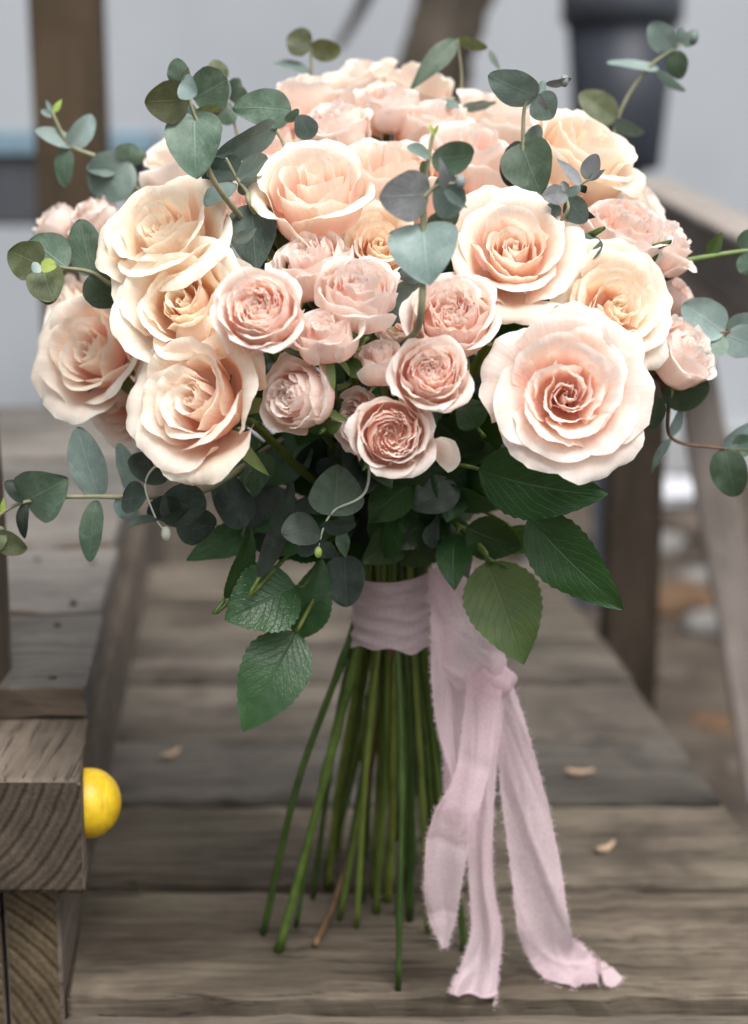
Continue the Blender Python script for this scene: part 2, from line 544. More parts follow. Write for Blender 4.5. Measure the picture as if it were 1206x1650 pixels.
M['deck'] = wood_mat('weathered_deck', (0.024, 0.0185, 0.0135), (0.155, 0.130, 0.104), 0, 0.12)
M['plank'] = wood_mat('weathered_plank', (0.075, 0.065, 0.055), (0.23, 0.205, 0.18), 0, 0.0)
M['beam'] = wood_mat('weathered_beam', (0.045, 0.035, 0.027), (0.15, 0.122, 0.098), 1, 0.02)
M['post'] = wood_mat('brown_post', (0.030, 0.023, 0.016), (0.062, 0.046, 0.032), 2, 0.0)
M['rail'] = wood_mat('grey_rail', (0.10, 0.082, 0.07), (0.19, 0.16, 0.14), 1, 0.0)
M['lean'] = wood_mat('leaning_board', (0.17, 0.15, 0.135), (0.28, 0.25, 0.23), 2, 0.0)
M['plank_end'] = wood_mat('plank_sawn_edge', (0.085, 0.055, 0.032), (0.16, 0.105, 0.065), 0, 0.0)
M['end_a'] = end_grain_mat('end_grain_large', (0.035, 0.027, 0.020), (0.095, 0.074, 0.055), -0.055, 0.06)
M['end_b'] = end_grain_mat('end_grain_small', (0.050, 0.036, 0.022), (0.14, 0.105, 0.064), -0.01, -0.035)


def silk_mat():
    m, nt, N, Lk = new_mat('ribbon_silk')
    tc = N.new('ShaderNodeTexCoord')
    uv = N.new('ShaderNodeUVMap')
    n = noise(N, Lk, tc.outputs['Object'], 26, 4, 0.6)
    r = ramp(N, [(0.3, (0.74, 0.535, 0.585)), (0.7, (0.82, 0.66, 0.705))])
    Lk.new(n, r.inputs[0])
    wv = noise(N, Lk, mapping(N, Lk, uv.outputs[0], (60, 900, 1)), 1.0, 2, 0.5)
    wv2 = noise(N, Lk, mapping(N, Lk, uv.outputs[0], (220, 90, 1)), 1.0, 2, 0.5)
    col = mixc(N, Lk, math_n(N, Lk, 'MULTIPLY', wv, 0.25), r.outputs[0], (0.84, 0.74, 0.79))
    cr = noise(N, Lk, tc.outputs['Object'], 110, 2, 0.45, None, 0.6)
    h = math_n(N, Lk, 'ADD', math_n(N, Lk, 'MULTIPLY', math_n(N, Lk, 'ADD', wv, wv2), 0.12), cr)
    thin_bsdf(nt, N, Lk, col, col, 0.42, 0.55, 0.2, bump_n(N, Lk, h, 0.3, 0.0010), 0.15)
    out = [x for x in N if x.type == 'OUTPUT_MATERIAL'][0]       # open weave lets some light straight through
    body = out.inputs[0].links[0].from_socket
    tp = N.new('ShaderNodeBsdfTransparent')
    mx = N.new('ShaderNodeMixShader')
    thr = ramp(N, [(0.3, (0.10, 0.10, 0.10)), (0.75, (0.40, 0.40, 0.40))])
    Lk.new(math_n(N, Lk, 'ADD', math_n(N, Lk, 'MULTIPLY', wv, 0.5), math_n(N, Lk, 'MULTIPLY', wv2, 0.5)), thr.inputs[0])
    Lk.new(thr.outputs[0], mx.inputs[0])
    Lk.new(body, mx.inputs[1])
    Lk.new(tp.outputs[0], mx.inputs[2])
    Lk.new(mx.outputs[0], out.inputs[0])
    return m


M['silk'] = silk_mat()

# ------------------------------------------------------------------ setting: ground, wall, deck
ground_m = simple_mat('leaf_litter', (0.022, 0.018, 0.015), (0.10, 0.080, 0.062), 7, 0.9, 0.1, (1, 1, 1), 0.8, 0.03, 8)
gv, gf = [], []
n = 60
rs = np.random.RandomState(3)
for j in range(n + 1):
    for i in range(n + 1):
        gv.append(((i / n - 0.5) * 60, -6 + (j / n) ** 1.7 * 40, -0.42 + 0.02 * rs.rand()))
mesh_obj('ground', gv, grid_faces(n, n), ground_m)['kind'] = 'structure'

wall_m = simple_mat('grey_render', (0.315, 0.335, 0.36), (0.375, 0.395, 0.42), 1.1, 0.9, 0.1, (1, 1, 1), 0.2, 0.01)


def box(name, x0, x1, y0, y1, z0, z1, mats, parent=None, bev=0.002, skewL=0.0, skewR=0.0, end=None, seed=0, rough=0.0004, seg=14, long=None):
    """a bevelled timber: x edges may shift by skew per metre of y; end maps faces on the -y side to material 1"""
    cx, cy, cz = (x0 + x1) / 2, (y0 + y1) / 2, (z0 + z1) / 2
    hx, hy, hz = (x1 - x0) / 2, (y1 - y0) / 2, (z1 - z0) / 2
    rg = np.random.RandomState(seed + 11)
    dims = [hx, hy, hz]
    ax = int(np.argmax(dims)) if long is None else long
    a, b = [(1, 2), (2, 0), (0, 1)][ax]
    ha, hb = dims[a], dims[b]
    c = bev
    sec = [(-ha + c, -hb), (ha - c, -hb), (ha, -hb + c), (ha, hb - c), (ha - c, hb), (-ha + c, hb), (-ha, hb - c), (-ha, -hb + c)]
    V, Fc, mi = [], [], []
    ts = [-1, -1 + c / dims[ax]] + list(np.linspace(-1, 1, seg + 1)[1:-1]) + [1 - c / dims[ax], 1]
    for k, t in enumerate(ts):
        endr = k in (0, len(ts) - 1)
        for (pa, pb) in sec:
            q = [0, 0, 0]
            s = (1 - c / ha if endr else 1, 1 - c / hb if endr else 1)
            q[a] = pa * s[0] + rg.randn() * rough
            q[b] = pb * s[1] + rg.randn() * rough
            q[ax] = t * dims[ax]
            yy = q[1]
            sh = skewR if q[0] > 0 else skewL
            q[0] += sh * yy
            V.append(q)
    m8 = 8
    for k in range(len(ts) - 1):
        for q in range(m8):
            q2 = (q + 1) % m8
            Fc.append((k * m8 + q, k * m8 + q2, (k + 1) * m8 + q2, (k + 1) * m8 + q))
    Fc.append(tuple(range(m8))[::-1])
    Fc.append(tuple((len(ts) - 1) * m8 + q for q in range(m8)))
    if end:
        for fc in Fc:
            ps = np.array([V[i] for i in fc])
            nrm = np.cross(ps[1] - ps[0], ps[2] - ps[0])
            nrm = nrm / (np.linalg.norm(nrm) + 1e-12)
            mi.append(1 if nrm[1] < -0.8 else 0)
    o = mesh_obj(name, V, Fc, mats, parent, smooth=False, mi=mi if end else None, loc=(cx, cy, cz))
    return o


wall = empty('rendered_wall', (0, 4.75, -0.42))
tag(wall, 'plain pale grey rendered wall closing the view behind the bouquet', 'wall')
box('wall_face', -6, 6, 0, 0.25, 0, 3.2, wall_m, wall, bev=0.01, seg=2, long=0)
box('plinth', -6, 6, -0.04, 0.0, 0, 0.16, simple_mat('plinth_grey', (0.25, 0.255, 0.265), (0.33, 0.335, 0.345), 5, 0.9), wall, bev=0.008, seg=2, long=0)

# deck of planks the bouquet stands on
deck = empty('plank_deck', (0, 0, 0))
tag(deck, 'weathered grey plank deck under the bouquet', kind='structure')
edges = [0.52, 0.664, 0.815, 0.9695, 1.113, 1.258, 1.412, 1.558, 1.722, 1.87]
for k in range(len(edges) - 1):
    y0, y1 = edges[k], edges[k + 1]
    g = 0.012
    front = k <= 1
    yy0, yy1 = y0 + g / 2, y1 - g / 2
    if k == 1: yy1 = y1 - 0.010
    if k == 2: yy0 = y0 + 0.012
    ym = (yy0 + yy1) / 2
    xr = 0.2725 - 0.068 * (ym - 1.058) + random.uniform(-0.002, 0.002)
    xl = -0.1775 - 0.124 * (ym - 0.813)
    if front: xr = 0.34
    dz = random.uniform(-0.003, 0.0012) + (0.002 if k == 1 else 0)
    o = box('plank', xl, xr, yy0, yy1, -0.034 + dz, 0.0 + dz, M['deck'], deck, bev=0.0025, skewL=-0.124, skewR=-0.068, seed=k, rough=0.0007, seg=24, long=0)
box('joist', 0.10, 0.15, 0.5, 1.86, -0.14, -0.037, M['beam'], deck, seed=40)
box('joist', -0.12, -0.07, 0.5, 1.86, -0.14, -0.037, M['beam'], deck, seed=41)

# ------------------------------------------------------------------ timber frame with plank top and yellow bolt cap
fr = empty('timber_bench_frame', (-0.25, 0.8, 0))
tag(fr, 'weathered timber frame with plank top, end grain beam and yellow bolt cap', 'frame')


def child_box(name, *a, **k):
    o = box(name, *a, **k)
    o.parent = fr
    o.location = Vector(o.location) - Vector(fr.location)
    return o


child_box('end_beam', -0.272, -0.1765, 0.80, 1.02, 0.0755, 0.1425, [M['beam'], M['end_a']], bev=0.0018, end=True, seed=1, skewL=-0.15, skewR=-0.15)
child_box('side_block', -0.25, -0.2145, 0.825, 0.99, -0.10, 0.0735, [M['beam'], M['end_b']], bev=0.0015, end=True, seed=3, long=1)
sb = child_box('side_beam', -0.212, -0.180, 0.822, 2.3, -0.10, 0.0742, [M['beam'], M['end_b']], bev=0.0015, end=True, seed=2, skewL=-0.092, skewR=-0.092, long=1)
sb.location.x -= 0.092 * (2.3 - 0.822) / 2
pe = [(0.8985, 1.0560, -0.174), (1.0640, 1.267, -0.193), (1.275, 1.481, -0.219), (1.489, 1.689, -0.243), (1.697, 1.899, -0.268), (1.907, 2.12, -0.297)]
for k, (a, b, xr) in enumerate(pe):
    child_box('plank', -1.1, xr - 0.11 * (b - a) / 2, a, b, 0.1432, 0.1638 + random.uniform(-0.001, 0.001), [M['plank'], M['plank_end']], bev=0.0016, end=True, skewR=-0.10, seed=20 + k, rough=0.0008, seg=40, long=0)
child_box('post', -0.302, -0.2275, 0.868, 0.938, 0.10, 0.86, M['beam'] if False else wood_mat('near_post', (0.06, 0.045, 0.033), (0.12, 0.092, 0.066), 2), bev=0.003, seed=30)

nail_m = simple_mat('rusty_nail', (0.012, 0.010, 0.009), (0.03, 0.022, 0.017), 200, 0.7)
for (u, v) in ((119, 970), (93, 1006), (85, 1091), (60, 900), (150, 905)):
    p = Zp(u, v, 0.1652)
    V = [(0.0026 * math.cos(6.2832 * q / 10), 0.0026 * math.sin(6.2832 * q / 10), 0) for q in range(10)] + [(0.0018 * math.cos(6.2832 * q / 10), 0.0018 * math.sin(6.2832 * q / 10), 0.0008) for q in range(10)] + [(0.003 * math.cos(6.2832 * q / 10), 0.003 * math.sin(6.2832 * q / 10), -0.004) for q in range(10)]
    Fc = [(20 + q, 20 + (q + 1) % 10, (q + 1) % 10, q) for q in range(10)] + [(q, (q + 1) % 10, 10 + (q + 1) % 10, 10 + q) for q in range(10)] + [tuple(range(10, 20))]
    mesh_obj('nail', V, Fc, nail_m, fr, loc=p - Vector(fr.location))

# yellow dome cap on the beam's flank: base flange, dome, seam ring
cap = empty('bolt_cap', P(136, 1294, 0.835) - Vector(fr.location), fr)
prof = [(0.0, 0.0190), (0.001, 0.0198), (0.006, 0.0199)]
for x_ in np.linspace(0.0075, 0.0238, 22):
    rr_ = 0.0199 * math.sqrt(max(0.00002, 1 - ((x_ - 0.006) / 0.018) ** 2))
    prof.append((x_, rr_ - (0.0006 if abs(x_ - 0.0168) < 0.0004 else 0)))
prof.append((0.0240, 0.0001))
cv, cf = [], []
NS = 40
for (hx, r) in prof:
    for q in range(NS):
        th = 2 * math.pi * q / NS
        cv.append((hx - 0.003, r * math.cos(th), r * math.sin(th)))
for k in range(len(prof) - 1):
    for q in range(NS):
        cf.append((k * NS + q, k * NS + (q + 1) % NS, (k + 1) * NS + (q + 1) % NS, (k + 1) * NS + q))
mesh_obj('dome', cv, cf, M['yellow'], cap)

# ------------------------------------------------------------------ things standing behind
bp_ = empty('wooden_post', (-0.425, 2.25, -0.42))
tag(bp_, 'square dark brown wooden post standing behind the eucalyptus tips', 'post')
box('shaft', -0.046, 0.046, -0.046, 0.046, 0.0, 2.2, M['post'], bp_, bev=0.004, seed=5)
box('cap', -0.055, 0.055, -0.055, 0.055, 2.201, 2.23, M['post'], bp_, bev=0.004, seed=6, long=0)

rl = empty('wooden_railing', (0.4, 1.7, -0.42))
tag(rl, 'grey wooden railing of two boards with a brown post and slanting brace', 'railing')


def beam_between(name, a, b, w, h, mat, parent, seed=0, up=Vector((0, 0, 1))):
    """box of width w (sideways) and height h (along up) from a to b, grain along its own y"""
    a, b = Vector(a), Vector(b)
    d = b - a
    o = box(name, -w / 2, w / 2, -d.length / 2, d.length / 2, -h / 2, h / 2, mat, parent, bev=0.003, seed=seed, long=1)
    y = d.normalized()
    x = y.cross(up).normalized()
    z = x.cross(y)
    o.rotation_mode = 'QUATERNION'
    o.rotation_quaternion = Matrix((x, y, z)).transposed().to_quaternion()
    o.location = (a + b) / 2 - (parent.location if parent else Vector())
    return o


r1a, r1b = P(1260, 470, 1.5), P(1040, 338, 2.35)
beam_between('rail', r1a, r1b, 0.034, 0.068, M['rail'], rl, 1)
beam_between('rail_cap', r1a + Vector((0, 0, 0.040)), r1b + Vector((0, 0, 0.040)), 0.06, 0.010, M['lean'], rl, 2)
beam_between('rail', P(1270, 560, 1.5), P(1060, 440, 2.25), 0.03, 0.044, M['rail'], rl, 3)
po = box('post', -0.031, 0.031, -0.03, 0.03, 0.0, 0.74, M['post'], rl, bev=0.004, seed=8)
po.location = P(1020, 800, 1.78) - rl.location
po.location.z = 0.37
br = beam_between('brace', P(1245, 1300, 1.52), P(1105, 520, 1.86), 0.022, 0.048, M['rail'], rl, 4, up=Vector((1, -0.2, 0)))

# tree trunk leaning behind
tr = empty('leaning_tree', (0, 0, 0))
s = Soup()
tb = [P(600, 900, 3.6), P(660, 300, 3.55), P(700, 110, 3.5), P(738, -20, 3.5), P(810, -300, 3.45), P(900, -900, 3.4)]
tb[0].z = -0.45
tr.location = tb[0]
tube(s, [p - tb[0] for p in tb], [0.115, 0.09, 0.082, 0.078, 0.072, 0.06], 20, 40)
vv = np.array(s.v)
rg = np.random.RandomState(5)
vv[:, :2] += rg.randn(len(vv), 2) * 0.004
s.v = vv.tolist()
bark = simple_mat('bark', (0.045, 0.038, 0.030), (0.12, 0.10, 0.08), 14, 0.9, 0.1, (1, 1, 0.25), 0.8, 0.02)
s.build('trunk', bark, tr)
s = Soup()
b0 = tb[3] - tb[0]
tube(s, [P(545, 75, 4.2) - tb[0], P(585, 5, 4.1) - tb[0], P(640, -120, 3.8) - tb[0], P(762, -420, 3.44) - tb[0]], [0.012, 0.018, 0.028, 0.045], 10, 24)
s.build('limb', simple_mat('pale_bark', (0.17, 0.165, 0.16), (0.25, 0.24, 0.235), 14, 0.9), tr)
tag(tr, 'leaning brown tree trunk with a thin pale limb against the grey wall', 'tree')

# tapered dark tub on a stand
tub = empty('dark_tub', P(975, 900, 3.3))
tub.location.z = -0.42
tag(tub, 'dark navy tapered tub on a stand in front of the grey wall', 'tub')
zt = P(975, 35, 3.3).z + 0.42
zb = P(975, 275, 3.3).z + 0.42
navy = simple_mat('navy_plastic', (0.016, 0.019, 0.027), (0.026, 0.031, 0.042), 12, 0.5, 0.3)
navy2 = simple_mat('navy_rim', (0.035, 0.04, 0.052), (0.055, 0.062, 0.075), 12, 0.5, 0.3)


def lathe(name, prof, mat, parent, ns=36, loc=None):
    V, Fc = [], []
    for (r, z) in prof:
        for q in range(ns):
            th = 2 * math.pi * q / ns
            V.append((r * math.cos(th), r * math.sin(th), z))
    for k in range(len(prof) - 1):
        for q in range(ns):
            Fc.append((k * ns + q, k * ns + (q + 1) % ns, (k + 1) * ns + (q + 1) % ns, (k + 1) * ns + q))
    return mesh_obj(name, V, Fc, mat, parent, loc=loc)


lathe('tub_body', [(0.001, zb), (0.082, zb), (0.088, zb + 0.01), (0.112, zt), (0.103, zt), (0.08, zb + 0.02), (0.001, zb + 0.02)], navy, tub)
lathe('rim', [(0.113, zt - 0.01), (0.124, zt), (0.124, zt + 0.06), (0.105, zt + 0.085), (0.001, zt + 0.095)], navy2, tub)
lathe('stand', [(0.12, 0.0), (0.12, 0.02), (0.03, 0.05), (0.026, zb - 0.03), (0.06, zb - 0.001)], navy, tub)

# low dark bench with a blue top
bb = empty('blue_topped_bench', P(110, 800, 4.1))
bb.location.z = -0.42
tag(bb, 'low dark bench with a blue top behind the brown post', 'bench')
blue = simple_mat('blue_paint', (0.13, 0.20, 0.25), (0.17, 0.25, 0.31), 6, 0.5)
zt = P(110, 212, 4.1).z + 0.42
box('seat', -0.36, 0.27, -0.12, 0.12, zt - 0.062, zt, blue, bb, bev=0.006, seed=1)
black = simple_mat('dark_cloth', (0.04, 0.043, 0.05), (0.07, 0.074, 0.085), 8, 0.8)
box('apron', -0.34, 0.0, -0.10, 0.10, zt - 0.235, zt - 0.064, black, bb, bev=0.01, seed=2)
for sx in (-0.30, 0.22):
    box('leg', sx - 0.02, sx + 0.02, -0.06, 0.06, 0.0, zt - (0.237 if sx < 0 else 0.064), black, bb, bev=0.004, seed=3, long=2)

# pale sacks lying on the ground beyond the railing and beyond the plank top
def sack(name, loc, sx, sy, sz, mat, label, seed):
    rg = np.random.RandomState(seed)
    V, Fc = [], []
    nu, nv = 28, 14
    ph = rg.rand(6) * 6.28
    for j in range(nv + 1):
        v = j / nv
        for i in range(nu):
            th = 2 * math.pi * i / nu
            la = math.pi * (v - 0.5)
            k = 1 + 0.07 * math.sin(3 * th + ph[0]) + 0.05 * math.sin(5 * th + 3 * la + ph[1]) + 0.04 * math.sin(7 * la + ph[2] + 2 * th)
            x = math.copysign(abs(math.cos(th)) ** 0.7, math.cos(th)) * math.cos(la) ** 0.6 * k
            y = math.copysign(abs(math.sin(th)) ** 0.7, math.sin(th)) * math.cos(la) ** 0.6 * k
            z = math.sin(la) * (1 + 0.08 * math.sin(2 * th + ph[3]))
            V.append((x * sx, y * sy, sz + z * sz))
    for j in range(nv):
        for i in range(nu):
            Fc.append((j * nu + i, j * nu + (i + 1) % nu, (j + 1) * nu + (i + 1) % nu, (j + 1) * nu + i))
    o = mesh_obj(name, V, Fc, mat, None, loc=loc)
    tag(o, label, 'sack')
    return o


white = simple_mat('white_sack', (0.42, 0.43, 0.46), (0.52, 0.53, 0.56), 5, 0.8)
g1 = Zp(1085, 812, -0.42)
sack('plastic_sack', g1, 0.13, 0.1, 0.035, white, 'crumpled whitish plastic sack lying on the brown ground beyond the railing', 2)
rg = np.random.RandomState(9)
stone_m = [simple_mat('stone_%d' % k, a, b, 12, 0.9, 0.1, (1, 1, 1), 0.6, 0.01) for k, (a, b) in enumerate((((0.10, 0.095, 0.09), (0.2, 0.19, 0.18)), ((0.075, 0.046, 0.028), (0.13, 0.082, 0.05)), ((0.05, 0.04, 0.034), (0.10, 0.08, 0.065))))]
spots = [(1090, 985, 0.07, 1), (1130, 870, 0.09, 2), (1060, 890, 0.06, 0), (1150, 1020, 0.05, 0), (1075, 1100, 0.045, 2), (1150, 1180, 0.035, 1), (1120, 940, 0.04, 0), (1195, 1250, 0.03, 2),
         (905, 935, 0.09, 0), (880, 890, 0.11, 2)]
adj = ['rusty brown stone beside the slanting brace', 'dark brown lump of earth below the whitish sack', 'grey stone next to the railing post', 'small grey stone behind the slanting brace', 'dark flat stone near the deck edge', 'small rust brown stone by the foot of the brace', 'little grey stone between the brown ones', 'dark pebble by the near deck corner', 'pale grey stone behind the far deck edge', 'dark stone behind the pale grey one']
for k, (u, v, r, mi_) in enumerate(spots):
    V, Fc = [], []
    ph = rg.rand(6) * 6.28
    nu, nv = 16, 9
    for j in range(nv + 1):
        la = math.pi * (j / nv - 0.5)
        for i in range(nu):
            th = 2 * math.pi * i / nu
            q = 1 + 0.16 * math.sin(2 * th + ph[0]) + 0.1 * math.sin(3 * th + 2 * la + ph[1]) + 0.07 * math.sin(5 * th - 3 * la + ph[2])
            V.append((r * q * math.cos(la) * math.cos(th) * 1.2, r * q * math.cos(la) * math.sin(th), r * 0.55 * math.sin(la) * q))
    for j in range(nv):
        for i in range(nu):
            Fc.append((j * nu + i, j * nu + (i + 1) % nu, (j + 1) * nu + (i + 1) % nu, (j + 1) * nu + i))
    p = Zp(u, v, -0.42)
    tag(mesh_obj('stone', V, Fc, stone_m[mi_], None, loc=(p.x, p.y, p.z + 0.3 * r)), adj[k], 'stone', group='stones on the ground behind the deck')

# wood shavings on the deck
chip_m = simple_mat('fresh_wood_chip', (0.30, 0.205, 0.135), (0.40, 0.285, 0.19), 120, 0.7)
for (u, v, L, W, ang, lab) in ((935, 1247, 0.022, 0.008, 0.05, 'tan wood chip lying flat and level on the deck beside the ribbon'), (975, 1370, 0.020, 0.0075, 0.75, 'tan wood chip lying at a slant on the deck near its edge'), (275, 1218, 0.021, 0.006, 0.9, 'pale sliver of wood on the deck beside the timber frame')):
    p = Zp(u, v, 0.0)
    s = Soup()
    nn = 6
    pts = np.zeros((nn + 1, 3, 3))
    for j in range(nn + 1):
        t = j / nn
        w = W * (0.35 + 0.65 * math.sin(math.pi * min(1, t * 1.1 + 0.08)))
        for i in range(3):
            pts[j, i] = ((t - 0.5) * L, (i - 1) * w / 2, 0.0022 + 0.002 * (t - 0.5) ** 2 * 4 + (0.0008 if i == 1 else 0))
    s.grid(pts, np.zeros((nn + 1, 3, 2)))
    b = pts.copy(); b[:, :, 2] -= 0.0014
    s.grid(b[:, ::-1], np.zeros((nn + 1, 3, 2)))
    o = s.build('wood_chip', chip_m, None, smooth=False, loc=p)
    o.rotation_euler = (0, 0, ang)
    tag(o, lab, 'wood chip', group='wood chips on the deck')

# ------------------------------------------------------------------ the bouquet
BQ = empty('bouquet', (0.01, 0.875, 0.0))
tag(BQ, 'bouquet of peach and blush roses with eucalyptus, tied with mauve ribbon', 'bouquet')
B0 = Vector(BQ.location)
HEAD = P(605, 500, 0.90)          # middle of the flower dome
WRAP_T, WRAP_B = P(632, 906, 0.872), P(632, 1032, 0.872)


def bq(p):
    return Vector(p) - B0


def lerp(a, b, t):
    return a + (b - a) * t


def wavy(rg, n=4, f0=1.0):
    fr_, ph, am = rg.uniform(0.7, 1.3, n) * (np.arange(n) * 1.3 + 1) * f0, rg.rand(n) * 6.28, 1 / (np.arange(n) + 1.2)
    return lambda x: sum(a * np.sin(f * x * 3.0 + p) for a, f, p in zip(am, fr_, ph)) / 1.6


def petal_grid(rg, phi0, w, r0, L, a_s, a_b, a_t, s1=0.3, s2=0.68, spiral=0.04, flat=0.1, ruffle=0.03, corner=0.2, lat=0.08, tip=0.0, nu=12, nv=12, z0=0.0, crease=0.0, rim=30):
    n = 64
    sv_ = np.linspace(0, 1, n)
    sm = lambda x: np.clip(x, 0, 1) ** 2 * (3 - 2 * np.clip(x, 0, 1))
    al = a_s + (a_b - a_s) * sm(sv_ / (s1 * 1.6)) + (a_t - a_b) * sm((sv_ - s2) / (1.001 - s2)) ** 1.3
    al = al - RAD(rim) * sm((sv_ - 0.90) / 0.10)
    ds = L / (n - 1)
    r = r0 + np.concatenate([[0], np.cumsum(np.cos(al[:-1])) * ds])
    z = z0 + np.concatenate([[0], np.cumsum(np.sin(al[:-1])) * ds])
    U, V = np.meshgrid(np.linspace(-1, 1, nu + 1), np.linspace(0, 1, nv + 1) ** 0.85)
    f1, f2, f3 = wavy(rg, 3), wavy(rg, 4, 1.6), wavy(rg, 3, 0.8)
    au = np.abs(U)
    vm = 1 - corner * au ** 2.6 + 0.035 * f1(U) + 0.012 * f2(U * 2.6 + 1) + tip * np.exp(-(U / 0.22) ** 2)
    S = np.clip(V * vm, 0, 1.0)
    rr = np.interp(S, sv_, r)
    zz = np.interp(S, sv_, z)
    aa = np.interp(S, sv_, al)
    wf = 0.28 + 0.72 * np.sin(math.pi / 2 * np.clip(S / 0.62, 0, 1))
    psi = w * wf * U
    rr = rr * (1 + flat * 0.5 * psi ** 2) + spiral * U
    D = lat * au ** 4 * V ** 1.5 * f3(U * 0.6 + 1.0 * np.sign(U)) * 1.4 + lat * 0.6 * au ** 5 * V ** 2
    D = D + ruffle * V ** 3 * f2(U) + crease * V ** 1.5 * np.exp(-(U / 0.3) ** 2)
    D = D + 0.012 * f1(V * 1.4 + U * 0.7)
    rr = np.maximum(rr + D * np.sin(aa), 0.004)
    zz = zz - D * np.cos(aa)
    ph = phi0 + psi
    pts = np.stack([rr * np.cos(ph), rr * np.sin(ph), zz], -1)
    edge = np.maximum(V, 0.55 * V + 0.45 * au ** 6)
    uv = np.stack([(U + 1) / 2, np.clip(edge, 0, 1)], -1)
    return pts, uv


GA = 2.39996


